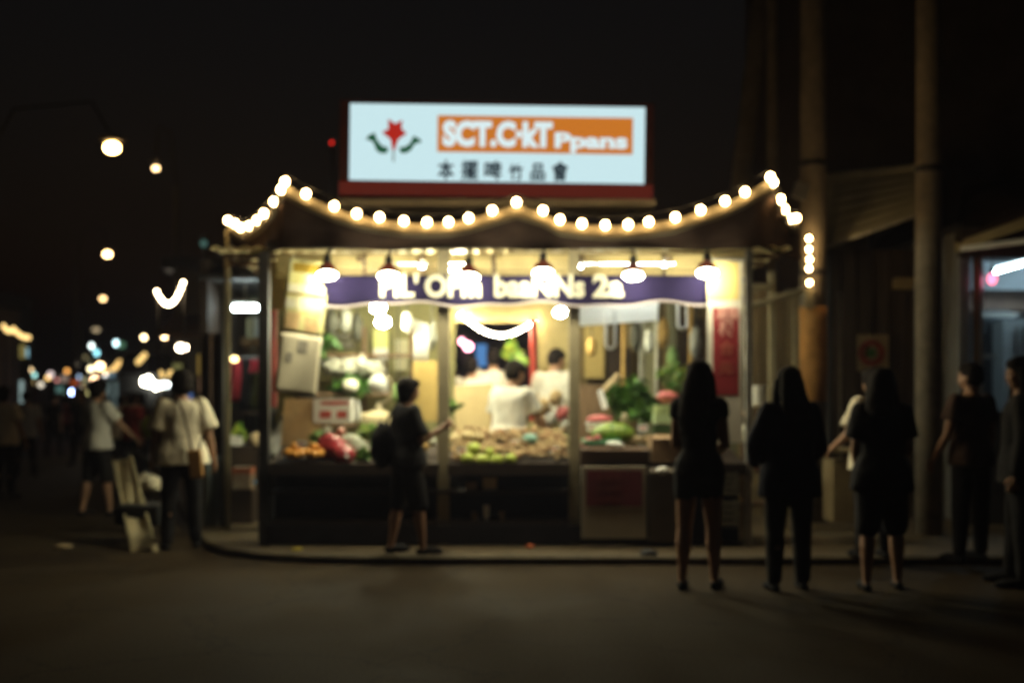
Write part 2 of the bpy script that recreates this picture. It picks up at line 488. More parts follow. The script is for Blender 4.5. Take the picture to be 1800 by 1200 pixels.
KZ = .07      # pavement height
def at(px, Y, z=0.0): return Vector((WX(px, Y), Y, z))
# --- in front of the stall
person('person with short dark hair in dark loose shirt and skirt reaching for the stall post', at(716, 9.76, KZ), -62, 1.50,
       legs=((-6, 5, 4), (10, 5, 6)), arms=((-4, 12, 25), (14, 9, 108)), head=(-12, 8), top=C_char, sleeve=.8, hem=.50, loose=.034, bottom='long_shorts', bmat=C_black, hair='bob', female=True)
person('long haired person in black top and short shorts with bare legs before the red banner', at(1229, 8.36), -18, 1.655,
       legs=((-4, 2.5, 2), (5, 2, 5)), arms=((8, 7, 60, 34), (10, 7, 56, 34)), head=(-10, 10), top=C_black, sleeve=.3, hem=.50, loose=.006, bottom='short_shorts', bmat=C_char, hair='long', hair_len=.66, female=True)
person('broad person in dark loose jacket and dark trousers with elbows out, long dark hair', at(1388, 8.28), 4, 1.61,
       legs=((0, 3, 2), (5, 3, 3)), arms=((4, 24, 50, 40), (6, 17, 40, 34)), head=(6, 8), top=C_navy, sleeve=1.9, hem=.42, loose=.034, bottom='pants', bmat=C_black, hair='long', hair_len=.76, female=True, build=1.04)
person('long haired person in black shirt standing in front of white shirt', at(1550, 8.3), -6, 1.60,
       legs=((-2, 3, 2), (7, 4, 6)), arms=((8, 8, 40, 20), (6, 10, 50, 30)), head=(-14, 12), top=C_black, sleeve=.7, hem=.45, loose=.034, bottom='long_shorts', bmat=C_black, hair='long', hair_len=.77, female=True)
person('person in white shirt mostly hidden behind long haired person in black', at(1536, 9.5, KZ), 12, 1.57,
       arms=((4, 20, 55, 10), (4, 12, 30)), head=(8, 10), top=C_cream, sleeve=.75, hem=.46, loose=.034, bmat=C_black, hair='bob', female=True)
person('person with cropped hair in dark vest over pale shirt by the right utility pole', at(1707, 9.3, KZ), 24, 1.61,
       legs=((0, 5, 2), (3, 5, 2)), arms=((6, 13, 24), (2, 12, 20)), head=(20, 4), top=C_brown, sleeve=.6, hem=.48, loose=.024, bmat=C_black, hair='short')
person('long haired person turned sideways at the blue lit shop window', at(1795, 8.5), 70, 1.69,
       legs=((0, 5, 2), (5, 5, 2)), arms=((0, 8, 12), (-4, 8, 10)), head=(16, 4), top=C_black, sleeve=1.9, hem=.45, loose=.03, bmat=C_black, hair='long', hair_len=.72, female=True)
# --- left, on the street
person('person with bushy black hair in loose cream shirt seen from behind, shoulder bag at hip', at(320, 10.6), 20, 1.64,
       legs=((-3, 5, 3), (4, 4, 3)), arms=((4, 14, 10), (-2, 17, 8)), head=(-8, 3), top=C_cream, sleeve=.82, hem=.475, loose=.042, bottom='pants', bmat=C_black, hair='fluffy', female=True, build=1.08)
person('person in grey white tee and dark knee shorts stretching one arm to the pushcart', at(171, 13.6), -34, 1.61,
       legs=((-6, 4, 6), (8, 4, 4)), arms=((8, 8, 14), (34, 20, 6, 0)), head=(-6, 8), top=C_white, sleeve=.72, hem=.49, loose=.03, bottom='long_shorts', bmat=C_black, hair='fluffy')
person('person in dull cream tee at the left edge of the street', at(8, 16), -14, 1.56, arms=((0, 10, 12), (6, 14, 14)), top=C_cream, sleeve=.7, loose=.03, bmat=C_black, hair='bob', detail=False)
person('person in greyish tee with dark strap walking up the far left street', at(46, 20), 12, 1.53, legs=((-10, 4, 8), (12, 3, 4)), arms=((-8, 12, 12), (8, 12, 14)), top=C_grey, sleeve=.7, loose=.03, bmat=C_black, hair='short', detail=False)
# --- stall holders and shoppers behind the stall
person('stall holder in white tee leaning over the heaps in the middle bay', at(893, 11.15, KZ), -34, 1.70,
       legs=((0, 6, 2), (4, 6, 2)), arms=((14, 10, 26), (30, 14, 30, 14)), head=(-20, 14), lean=8, top=C_white, sleeve=.66, hem=.50, loose=.030, bmat=C_char, hair='short')
FZ = .27
person('shopper in white shirt behind the tan partition, left of two', at(829, 13.75, FZ), -10, 1.62, top=C_white, sleeve=.8, loose=.04, bmat=C_char, hair='short', arms=((0, 12, 20), (0, 12, 20)))
person('taller shopper in white shirt behind the tan partition, right of two', at(867, 13.95, FZ), 14, 1.74, top=C_white, sleeve=.8, loose=.04, bmat=C_char, hair='short', arms=((0, 12, 20), (0, 12, 20)), build=1.05)
person('person in white shirt with head bowed beside the red post', at(971, 12.9, FZ), -24, 1.69, top=C_white, sleeve=.9, loose=.038, bmat=C_char, hair='short', head=(-26, 16), lean=6, arms=((10, 10, 30), (20, 10, 40)))
person('person in pale grey shirt bending behind the leaning yellow banner', at(487, 11.5, KZ), -58, 1.50, lean=30, arms=((40, 10, 20), (45, 10, 20)), top=C_grey, sleeve=.8, loose=.035, bmat=C_char, hair='bob')
person('person in red shirt at far back of middle bay', at(800, 17.5, FZ), 30, 1.72, top=C_red, sleeve=.8, loose=.03, bmat=C_char, hair='short', detail=False)
# --- far crowd down the street
crowd = [(95, 27, 1.5, C_black, 'dark shirt under the teal sign'), (116, 31, 1.46, C_red, 'faded red shirt deep in the dark street'), (143, 24, 1.6, C_char, 'charcoal shirt behind the reaching person'),
         (212, 20.5, 1.45, C_cream, 'cream shirt half hidden beside the reaching person'), (233, 19, 1.5, C_red, 'reddish shirt in front of the headlights'), (246, 21, 1.48, C_brown, 'brown shirt below the bright headlights'),
         (291, 17, 1.46, C_black, 'black shirt just left of the cream shirt'), (222, 27, 1.5, C_green, 'olive shirt below the pale van'), (186, 29, 1.48, C_blue, 'pale blue shirt far up the street')]
for i, (px, Y, H, c, t) in enumerate(crowd):
    person('distant person in ' + t, at(px, Y), (-20, 15, 170, 8, -30, 25, 0, 190, 5)[i], H, legs=((-8, 4, 6), (10, 4, 4)), top=c, sleeve=.7, loose=.03, bmat=C_black,
           hair=('short', 'bob', 'fluffy')[i % 3], detail=False, group='people far down the street')
# ------------------------------------------------------------------ the stall
FY = 10.3
C_olive = mat('olive_board', (.23, .215, .09), .8, .2, 3, 0, .1, 20)
M_ceil = mat('cream_ceiling_sheet', (.62, .52, .27), .7, .12, 4)
M_post_pale = mat('pale_painted_post', (.27, .23, .14), .6, .15, 7)
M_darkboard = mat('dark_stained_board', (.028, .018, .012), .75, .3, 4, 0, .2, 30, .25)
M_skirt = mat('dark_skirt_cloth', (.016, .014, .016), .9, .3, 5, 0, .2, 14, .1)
st = thing('market_stall', (WX(890, FY), FY, KZ), 'brightly lit open fronted produce stall under a dark tarpaulin canopy', 'market stall')
def post(px, Y, top, m, w=.085, bottom=KZ):
    b = MB(); x = WX(px, Y); b.bbox(x - w / 2, x + w / 2, Y - w / 2, Y + w / 2, bottom, top)
    return b.build('post', m, st)
post(465, FY, 2.72, M_darkmetal, .09); post(780, FY + .06, 2.75, M_post_pale, .105); post(1009, FY + .06, 2.75, M_post_pale, .095)
M_fascia = mat('cream_slat_board', (.66, .54, .26), .7, .14, 4)
fb_ = MB()
for (pa, pb_) in ((486, 636), (644, 738), (746, 864), (872, 1016), (1024, 1164), (1172, 1310)):
    for (ya, yb) in ((463, 447), (474, 464.5), (487, 476)):
        fb_.bbox(WX(pa, 10.5), WX(pb_, 10.5), 10.5 - (.012 if ya == 474 else 0), 10.53, WZ(ya, 10.5), WZ(yb, 10.5))
fb_.build('slat_fascia', M_fascia, st); post(1316, FY, 2.74, M_steel, .06)
post(400, 11.6, 3.12, mat('dull_post', (.13, .11, .065), .7, .2, 6), .045); post(548, 13.15, 2.7, M_post_pale, .08); post(1325, 13.15, 2.7, M_post_pale, .07)
# front beam, ceiling with joists
b = MB(); b.bbox(WX(470, FY), WX(1322, FY), FY - .05, FY + .05, 2.755, 2.82); b.build('front_beam', M_darkmetal, st)
x0, x1 = WX(478, FY), WX(1318, FY)
b = MB()
def ceil_f(u, v):
    x = -2.75 + (2.55 + 2.75) * u
    return (x, FY + .07 + 3.2 * v, 2.775 + .012 * math.sin(x * 2 * math.pi / .13))
b.grid(ceil_f, 240, 6, 0, .006, (0, 0, 1)); b.build('ceiling', M_ceil, st)
for k in range(5):
    b = MB(); y = 10.62 + .62 * k; b.bbox(-2.7, 2.5, y, y + .05, 2.705, 2.755); b.build('joist', M_wood, st)
for px in (640, 742, 868, 1020, 1168):
    b = MB(); x = WX(px, 10.8); b.bbox(x - .018, x + .018, 10.4, 13.3, 2.665, 2.7); b.build('rafter', M_wood, st)
# back walls, with the opening to the market lane
by = 13.3
wl = MB(); wl.bbox(-2.75, WX(800, by), by, by + .06, KZ, 2.76); wl.build('back_panel', C_olive, st)
C_tan = mat('tan_back_board', (.40, .33, .15), .8, .18, 3, 0, .1, 20)
wl = MB(); wl.bbox(WX(800, by), WX(946, by), by, by + .06, WZ(566, by), 2.76); wl.build('back_panel', C_tan, st)
wl = MB(); wl.bbox(WX(946, by), WX(1018, by), by, by + .06, KZ, 2.76); wl.build('back_panel', C_tan, st)
plank_m = [mat('plank_%s' % n, c, .8, .3, 4, 0, .25, 30, .25, None, 0, (5, 5, .7)) for n, c in (('brown', (.17, .125, .055)), ('tan', (.33, .27, .12)), ('dark', (.07, .052, .028)), ('grey', (.25, .24, .14)))]
px = 1019
random.seed(3)
wl = MB()
while px < 1330:
    w = random.choice((9, 13, 17, 22)); wl.bbox(WX(px, by), WX(px + w, by) - .006, by - random.random() * .03, by + .06, KZ, 2.76, random.choice((0, 0, 1, 2, 2, 3))); px += w
wl.build('plank_panel', plank_m, st)
b = MB(); b.bbox(WX(1068, 13.2), WX(1108, 13.2), 13.16, 13.2, 1.35, WZ(612, 13.2)); b.build('dark_hatch', M_darkboard, st)
b = MB(); b.bbox(WX(1196, 13.2), WX(1238, 13.2), 13.16, 13.2, 1.5, WZ(560, 13.2)); b.build('dark_hatch', M_darkboard, st)
b = MB(); b.tube([(WX(937, 13.2), 13.2, KZ), (WX(937, 13.2), 13.2, WZ(558, 13.2))], .036, 14); b.build('red_post', mat('red_gloss_paint', (.42, .05, .035), .4, .15, 8), st)
# counters
def counter(pxa, pxb, zf, zb, y0=FY - .06, y1=11.0, m=None):
    b = MB(); xa, xb = WX(pxa, FY), WX(pxb, FY)
    b.prism([Vector((xa, y0, zf - .04)), Vector((xa, y0, zf)), Vector((xa, y1, zb)), Vector((xa, y1, zb - .04))], (xb - xa, 0, 0))
    b.bbox(xa, xb, y0 - .022, y0 - .003, zf - .09, zf + .015)
    return b.build('counter', m or M_darkboard, st)
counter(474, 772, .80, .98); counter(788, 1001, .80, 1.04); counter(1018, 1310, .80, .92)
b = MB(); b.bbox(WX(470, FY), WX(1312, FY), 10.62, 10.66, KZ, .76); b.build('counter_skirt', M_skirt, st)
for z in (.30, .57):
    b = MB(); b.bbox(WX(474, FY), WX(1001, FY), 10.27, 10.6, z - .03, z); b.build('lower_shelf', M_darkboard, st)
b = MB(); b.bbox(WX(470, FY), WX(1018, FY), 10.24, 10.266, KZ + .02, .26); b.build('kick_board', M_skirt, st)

# ------------------------------------------------------------------ canopy
Lp = [(402, 381, 11.6), (412, 387, 11.45), (424, 393, 11.2), (437, 391, 10.95), (452, 382, 10.7), (466, 370, 10.4), (481, 350, 10.15), (493, 328, 9.98)]
Fp = [(502, 315, 9.9), (536, 334, 9.9), (586, 356, 9.9), (629, 370, 9.9), (667, 377, 9.9), (708, 383, 9.9), (752, 384, 9.9), (790, 383, 9.9), (824, 377, 9.9), (866, 364, 9.9), (909, 351, 9.9),
      (953, 365, 9.9), (983, 381, 9.9), (1021, 386, 9.9), (1063, 389, 9.9), (1104, 388, 9.9), (1142, 384, 9.9), (1186, 377, 9.9), (1230, 362, 9.9), (1275, 348, 9.9), (1310, 332, 9.9), (1352, 306, 9.9)]
Rp = [(1361, 316, 10.0), (1371, 343, 10.2), (1379, 362, 10.45), (1390, 378, 10.75), (1401, 377, 11.0)]
top = [W(p[0], p[1] + 9, p[2]) for p in Lp + Fp + Rp]
nL, nF, nR = len(Lp), len(Fp), len(Rp)
bot = []
for i, p in enumerate(Lp):
    t = i / (nL - 1); bot.append(W(402 + (488 - 402) * t, 472 - 32 * t, 11.62 - 1.4 * t))
for i, p in enumerate(Fp):
    t = i / (nF - 1); bot.append(W(490 + (1332 - 490) * t, 437 - 3 * math.sin(t * 20), 10.17 + .02 * math.sin(t * 31)))
for i, p in enumerate(Rp):
    t = (i + 1) / nR; bot.append(W(1332 + 74 * t, 436 + 20 * t, 10.2 + .82 * t))
cb = MB()
N = len(top)
rows = 7
vs = []
for j in range(rows + 1):
    v = j / rows
    for i in range(N):
        p = top[i].lerp(bot[i], v); p.y += .10 * math.sin(v * math.pi) + .02 * math.sin(i * 1.3 + v * 4); vs.append(p)
fs = [(j * N + i, j * N + i + 1, (j + 1) * N + i + 1, (j + 1) * N + i) for j in range(rows) for i in range(N - 1)]
cb.add(vs, fs)
back = [Vector((max(-2.9, min(2.75, p.x * 1.02)), 13.5, 3.42)) for p in top]
vs = []
for j in range(6):
    v = j / 5
    for i in range(N):
        p = top[i].lerp(back[i], v); p.z -= .10 * math.sin(v * math.pi); vs.append(p + Vector((0, .004, .004)))
cb.add(vs, [(j * N + i, j * N + i + 1, (j + 1) * N + i + 1, (j + 1) * N + i) for j in range(5) for i in range(N - 1)])
can = cb.build('canopy', M_tarp_dark, st, smooth=True)
hb = MB()
off = Vector((0, -.018, 0))
vs = [p + off + Vector((0, 0, .0)) for p in top] + [p + off + Vector((0, -.006, -.125)) for p in top]
hb.add(vs + [v + Vector((0, .008, 0)) for v in vs], [(i, i + 1, N + i + 1, N + i) for i in range(N - 1)] + [(2 * N + i, 2 * N + i + 1, 3 * N + i + 1, 3 * N + i) for i in range(N - 1)] +
       [(N + i, N + i + 1, 3 * N + i + 1, 3 * N + i) for i in range(N - 1)] + [(i, i + 1, 2 * N + i + 1, 2 * N + i) for i in range(N - 1)])
hb.build('hem', mat('canvas_hem', (.16, .135, .085), .85, .2, 6), can, smooth=True)
for (px, py) in ((502, 318), (909, 354), (1352, 309)):
    b = MB(); p = W(px, py, 9.97); b.tube([(p.x, FY, 2.83), (p.x, FY, p.z - .16)], .02, 10); b.tube([(p.x, FY, p.z - .18), (p.x, 9.95, p.z - .06)], .018, 8); b.build('canopy_strut', M_steel, st)
# metal ledge that carries the sign
b = MB(); yl = 11.15
b.prism([Vector((WX(598, yl), yl, WZ(362, yl))), Vector((WX(598, yl), yl, WZ(350, yl))), Vector((WX(598, yl), yl + .75, WZ(343, yl))), Vector((WX(598, yl), yl + .75, WZ(357, yl)))], (WX(1153, yl) - WX(598, yl), 0, 0))
b.build('sign_ledge', mat('zinc_sheet', (.42, .39, .31), .5, .2, 5, .3), st)
for px in (640, 1110):
    b = MB(); x = WX(px, 11.6); b.bbox(x - .04, x + .04, 11.55, 11.63, 2.78, WZ(358, yl)); b.build('ledge_support', M_darkmetal, st)

# ------------------------------------------------------------------ string lights
rndb = random.Random(21)
def string_lights(label, bulbs, r, m, drop=.035, group=None, cat='string lights', loop=False, wire_r=.006):
    """bulbs: world points; a cable just above them, every bulb a part with its socket"""
    t = thing('string_lights', bulbs[0], label, cat, group)
    w = MB(); pts = [p + Vector((0, .0, r + drop)) for p in bulbs]
    w.tube(pts, wire_r, 6); w.build('cable', M_cord, t)
    proto = MB().ball((0, 0, 0), (r, r, r * 1.08), 12, 8).mesh('bulb', m, True)
    sock = MB().lathe([(r * .42, r * .8), (r * .42, r + drop), (r * .3, r + drop + .004)], n=8).mesh('socket', M_black)
    for p in bulbs:
        o = bpy.data.objects.new('bulb', proto); COL.objects.link(o); o.parent = t; o.location = p - bulbs[0]
        s = bpy.data.objects.new('socket', sock); COL.objects.link(s); s.parent = o
    return t
fb = [W(p[0] + rndb.uniform(-2, 2), p[1] + 6 + rndb.uniform(-1.5, 1.5), p[2] - .075) for p in Lp + Fp + Rp]
string_lights('long string of warm globe bulbs swagged along the canopy edge', fb, .034, M_glow_warm)
pole_b = [(1422, 419), (1422, 438), (1423, 456), (1422, 472), (1423, 497)]
string_lights('short string of warm bulbs running down the concrete pole', [W(a, c, 12.02) for a, c in pole_b], .026, M_glow_warm)
string_lights('string of small bulbs sagging across the opening in the back wall', [Vector((WX(810 + 130 * i / 15, 13.22), 13.22, WZ(553 + 12 * i / 15 + 30 * math.sin(math.pi * i / 15), 13.22))) for i in range(16)], .018, emis('lit_small_bulbs', (1, .80, .50), 260), .012)

# ------------------------------------------------------------------ clamp lamps and inside bulbs
lampno = ['hanging lamp in front of the leaning yellow banner', 'hanging lamp before the first letters of the blue banner', 'hanging lamp left of the stall middle, before the second banner word',
          'hanging lamp right of the stall middle, largest glare', 'hanging lamp before the last figures of the blue banner', 'hanging lamp beside the yellow top of the red banner']
lp0 = None
for i, (px, py) in enumerate(((575, 484), (683, 486), (824, 488), (955, 480), (1113, 485), (1243, 480))):
    Y = 10.0; p = W(px, py, Y)
    t = thing('hanging_lamp', p, 'red shaded ' + lampno[i], 'lamp', 'red shaded lamps along the stall front')
    c = MB(); c.tube([p + Vector((0, 0, .15)), p + Vector((.01, .02, .22)), Vector((p.x, FY - .03, 2.74))], .011, 8); c.build('cord', M_cord, t)
    c = MB(); c.lathe([(.03, .09), (.034, .16), (.022, .18)], p, 12); c.build('socket', M_black, t)
    c = MB(); c.lathe([(.092, .042), (.082, .062), (.056, .09), (.036, .108), (.032, .108), (.052, .086), (.078, .058), (.088, .042)], p, 24); c.build('shade', M_red_enamel, t, True)
    c = MB(); c.ball(p + Vector((0, 0, .0)), (.090, .090, .040), 16, 10); c.build('bulb', M_glow_lamp, t, True)
for (px, py, Y, r, l) in ((665, 541, 11.45, .072, 'bare bulb hanging just under the blue banner, upper of two'), (673, 566, 11.75, .072, 'bare bulb hanging over the left shelves, lower of two'),
                          (985, 549, 11.9, .062, 'bare bulb hanging beside the right middle post'), (797, 464, 11.0, .105, 'big bare bulb glaring above the blue banner')):
    p = W(px, py, Y); t = thing('hanging_bulb', p, l, 'bulb')
    c = MB(); c.ball(p, (r, r, r * .8), 14, 10); c.build('bulb', M_glow_in, t, True)
    c = MB(); c.lathe([(.024, r * .7), (.024, r + .05), (.012, r + .06)], p, 10); c.build('socket', M_black, t)
    c = MB(); c.tube([p + Vector((0, 0, r + .05)), Vector((p.x, Y, 2.77))], .006, 6); c.build('cord', M_cord, t)
for (px, py, Y, ln, l) in ((725, 441, 10.85, .26, 'short fluorescent tube on the ceiling, left of the middle'), (1029, 437, 10.85, .22, 'short fluorescent tube on the ceiling, right of the middle'), (1120, 452, 10.74, .7, 'fluorescent tube on the ceiling over the right bay')):  # right bay tube is placed to light the price sheet from in front
    p = W(px, py, Y); p.z = 2.66
    t = thing('ceiling_tube', p, l, 'fluorescent lamp')
    c = MB(); c.tube([p - Vector((ln / 2, 0, 0)), p + Vector((ln / 2, 0, 0))], .016, 10); c.build('tube', M_glow_tube, t, True)
    c = MB(); c.box(p + Vector((0, 0, .035)), (ln + .08, .05, .03)); c.build('housing', M_white, t)
    for s in (-1, 1):
        c = MB(); c.box(p + Vector((s * (ln / 2 + .015), 0, .008)), (.02, .035, .05)); c.build('end_cap', M_white, t)

# ------------------------------------------------------------------ rooftop sign
SY = 11.5
def S(px, py, d=0): return Vector((WX(px, SY), SY - d, WZ(py, SY)))
sc_ = S(874, 252)
sg = thing('rooftop_sign', sc_, 'backlit white sign with red flower and orange panel on the stall roof', 'sign')
Sface = emis('backlit_white_face', (.60, .82, .86), 1.0)
Sorange = emis('backlit_orange', (.58, .18, .022), 1.0)
Sred = emis('backlit_red', (.42, .020, .012), 1.0); Sgreen = emis('backlit_green', (.012, .085, .035), 1.0)
Sink = emis('backlit_black_ink', (.022, .035, .045), 1.0); Slet = emis('backlit_letter_white', (.72, .88, .90), 1.0); Sstem = emis('backlit_stem_grey', (.12, .14, .10), 1.0)
b = MB(); b.bbox(WX(597, SY), WX(1149, SY), SY, SY + .32, WZ(347, SY), WZ(180, SY)); b.build('housing', mat('dark_red_sign_box', (.06, .01, .008), .5, .2, 6), sg)
b = MB(); b.bbox(WX(615, SY), WX(1133, SY), SY - .012, SY - .001, WZ(320, SY), WZ(186, SY)); b.build('face', Sface, sg)
b = MB(); b.bbox(WX(598, SY), WX(1148, SY), SY - .03, SY - .002, WZ(346, SY), WZ(323, SY)); b.build('red_skirting', emis('backlit_red_trim', (.085, .012, .007), 1.0), sg)  # trim glows by emission in place of light from the string bulbs
for (xa, xb, za, zb) in ((598, 614.5, 320, 180), (1133.5, 1148, 320, 180), (615, 1133, 185.5, 180)):
    b = MB(); b.bbox(WX(xa, SY), WX(xb, SY), SY - .022, SY - .002, WZ(za, SY), WZ(zb, SY)); b.build('frame', mat('dark_red_frame', (.07, .014, .01), .6, .2, 6), sg)
b = MB(); b.bbox(WX(769, SY), WX(1112, SY), SY - .018, SY - .0125, WZ(269, SY), WZ(205, SY)); b.build('orange_panel', Sorange, sg)
def zp(x, y, d): return S(600 + x / 3.27, 170 + y / 3.27 - (600 + x / 3.27 - 874) * .0157, d)
def flat(name, pts, m, d=.013, th=.004):
    b = MB(); b.prism([zp(x, y, d) for x, y in pts], (0, -th, 0)); return b.build(name, m, sg)
flat('flower', [(268, 128), (308, 157), (350, 135), (346, 186), (377, 212), (328, 248), (308, 310), (296, 310), (284, 248), (233, 205), (270, 188)], Sred)
flat('stem', [(297, 300), (306, 300), (306, 376), (297, 376)], Sstem, .0128, .0035)
flat('leaf', [(140, 246), (160, 222), (192, 208), (206, 250), (236, 285), (272, 294), (266, 324), (232, 328), (204, 312), (184, 262), (160, 250)], Sgreen)
flat('leaf', [(466, 264), (448, 243), (416, 226), (398, 266), (372, 288), (334, 294), (340, 324), (374, 326), (402, 308), (424, 272), (446, 266)], Sgreen)
k = 1 / (F / SY)
text_obj('lettering', 'SCT.C·kT', .325, Slet, sg, S(778, 256, .019), bold=.019, depth=.002, width=193 * k)
text_obj('lettering', 'Ppans', .205, Slet, sg, S(975, 258, .019), bold=.009, depth=.002, width=128 * k)
for i, ch in enumerate('本擺啤竹品會'):
    text_obj('character', ch, (.205, .205, .205, .17, .19, .205)[i], Sink, sg, S((771, 812, 853, 896, 934, 971)[i], 314, .0135), smear=.006, depth=.0003, width=(27, 29, 29, 23, 24, 28)[i] * k)
sg.rotation_euler = (0, R(.8), 0)

# ------------------------------------------------------------------ cloth banners
BY = 10.22
bb = thing('banner', (WX(906, BY), BY, WZ(510, BY)), 'wide purple blue cloth banner with white letters across the stall front', 'banner')
def ban(u, v):
    px = 568 + (1243 - 568) * u; py = 484 + (50 + 3.5 * math.sin(u * 19 + .5) + 2 * math.sin(u * 41)) * v
    return (WX(px, BY), BY + .012 * math.sin(u * 26) * v, WZ(py, BY))
b = MB(); b.grid(ban, 90, 6, 0, .004, (0, 1, 0)); b.build('cloth', mat('purple_blue_cloth', (.018, .013, .050), .85, .15, 5, 0, .15, 20, .15), bb, True)
b = MB(); b.tube([Vector(ban(i / 60, 1.0)) + Vector((0, -.006, -.004)) for i in range(61)], .011, 6); b.build('hem', mat('pale_hem', (.55, .48, .48), .8, .1, 6), bb)
M_let = mat('white_letter_paint', (.60, .57, .46), .8, .05, 6)
kb = BY / F
for body, a, c, size in (("PIL'", 668, 736, .27), ('OPm', 747, 846, .27), ('baaNNs', 869, 1028, .27), ('2a', 1041, 1096, .27)):
    text_obj('lettering', body, size, M_let, bb, (WX(a, BY), BY - .02, WZ(521, BY)), bold=.011, depth=.002, width=(c - a) * kb)
# leaning banner, left
Y0 = 10.2
lb = thing('banner', W(530, 690, Y0), 'leaning banner at the left, yellow print above and white cloth below', 'banner')
cTL, cTR, cBL, cBR = W(508, 452, Y0 + .02), W(580, 462, Y0 + .02), W(482, 688, Y0 - .02), W(556, 697, Y0 - .02)
def lean(u, v):
    p = cTL.lerp(cTR, u).lerp(cBL.lerp(cBR, u), v); p.y += .012 * math.sin(u * 7 + v * 5); return p
sub = lambda u0, u1, v0, v1: (lambda u, v: lean(u0 + (u1 - u0) * u, v0 + (v1 - v0) * v))
b = MB(); b.grid(sub(0, 1, 0, .555), 10, 16, 0, .004, (0, 1, 0))
yl_ = mat('yellow_print', (.66, .61, .20), .75, .3, 9, 0, 0, 40, .2, (.74, .71, .42)); b.build('yellow_print', yl_, lb, True)
b = MB(); b.grid(sub(0, 1, .555, 1), 10, 12, 0, .004, (0, 1, 0)); b.build('white_cloth', mat('white_banner_cloth', (.82, .75, .54), .85, .06, 6), lb, True)
def patch(u0, u1, v0, v1, m, nm='print_patch', o=.005):
    b = MB(); g = sub(u0, u1, v0, v1); b.grid(lambda u, v: Vector(g(u, v)) + Vector((0, -o, 0)), 4, 3, 0, .002, (0, 1, 0)); b.build(nm, m, lb)
pm = mat('pale_print', (.74, .71, .52), .8, .12, 10); om = mat('orange_print', (.66, .46, .22), .8, .25, 10); dm = mat('dark_yellow_print', (.30, .20, .02), .8, .2, 10); gm = mat('grey_ink_print', (.36, .33, .26), .8, .3, 14)
patch(.12, .9, .03, .10, dm); patch(.05, .95, .19, .25, pm); patch(.35, .97, .28, .38, pm); patch(.45, .8, .11, .165, pm); patch(.04, .3, .30, .37, pm); patch(.08, .42, .40, .52, om); patch(.55, .85, .42, .53, om); patch(.05, .9, .255, .27, dm)
patch(.44, .66, .60, .69, gm, 'ink_mark'); patch(.20, .34, .70, .77, gm, 'ink_mark')
# tall banner, right
Y1 = 10.16
rb = thing('banner', W(1273, 775, Y1), 'tall banner at the right, yellow top, red panel with pale characters, white foot', 'banner')
def R_(x0, x1, ya, yb, m, nm, o=0, th=.006):
    b = MB(); b.bbox(WX(x0, Y1), WX(x1, Y1), Y1 - o - th, Y1 - o, WZ(ya, Y1), WZ(yb, Y1)); return b.build(nm, m, rb)
R_(1243, 1305, 778, 455, mat('white_banner_back', (.66, .62, .52), .85, .06, 6), 'white_cloth')
R_(1244, 1299, 527, 460, mat('yellow_cloth', (.66, .53, .20), .8, .12, 6), 'yellow_top', .0065, .003)
R_(1253, 1298, 694, 541, mat('red_cloth', (.27, .018, .024), .8, .15, 7), 'red_panel', .0065, .003)
M_pink = mat('pale_pink_ink', (.62, .30, .25), .8, .1, 10); M_pinkd = mat('faded_pink_ink', (.44, .10, .07), .8, .1, 10)
for ch, px, py, s, m in (('果', 1257, 561, .12, M_pink), ('果', 1277, 561, .12, M_pink), ('根', 1262, 588, .15, M_pink), ('合', 1264, 621, .13, M_pinkd), ('元', 1264, 655, .12, M_pinkd)):
    text_obj('character', ch, s, m, rb, (WX(px, Y1), Y1 - .0125, WZ(py, Y1)), bold=.003, depth=.001)
b = MB(); b.tube([W(1240, 456, Y1 - .01), W(1312, 456, Y1 - .01)], .014, 8); b.build('top_rod', M_steel, rb)
# white price cloth inside, right bay
Y2 = 11.0
pc = thing('price_sheet', W(1087, 552, Y2), 'white hanging price sheet behind the right end of the blue banner', 'sheet')
b = MB(); b.prism([W(1018, 528, Y2), W(1157, 528, Y2), W(1156, 563, Y2), W(1018, 573, Y2)], (0, .006, 0)); b.build('sheet', sheer('translucent_price_sheet', (.88, .87, .80), .22), pc)
for (px, py, h, Y, l) in ((1073, 565, 46, 10.9, 'long white plastic hanging loop below the price sheet'), (1200, 545, 32, 10.95, 'shorter white plastic hanging loop at the right')):
    pts = [W(px - 8, py - 20, Y), W(px - 8, py + h - 6, Y), W(px - 5, py + h, Y), W(px, py + h + 2, Y), W(px + 5, py + h, Y), W(px + 8, py + h - 6, Y), W(px + 8, py - 20, Y)]
    c = MB(); c.tube(pts, .014, 8); o = c.build('hanging_loop', M_white, loc=pts[0]); tag(o, l, 'loop')

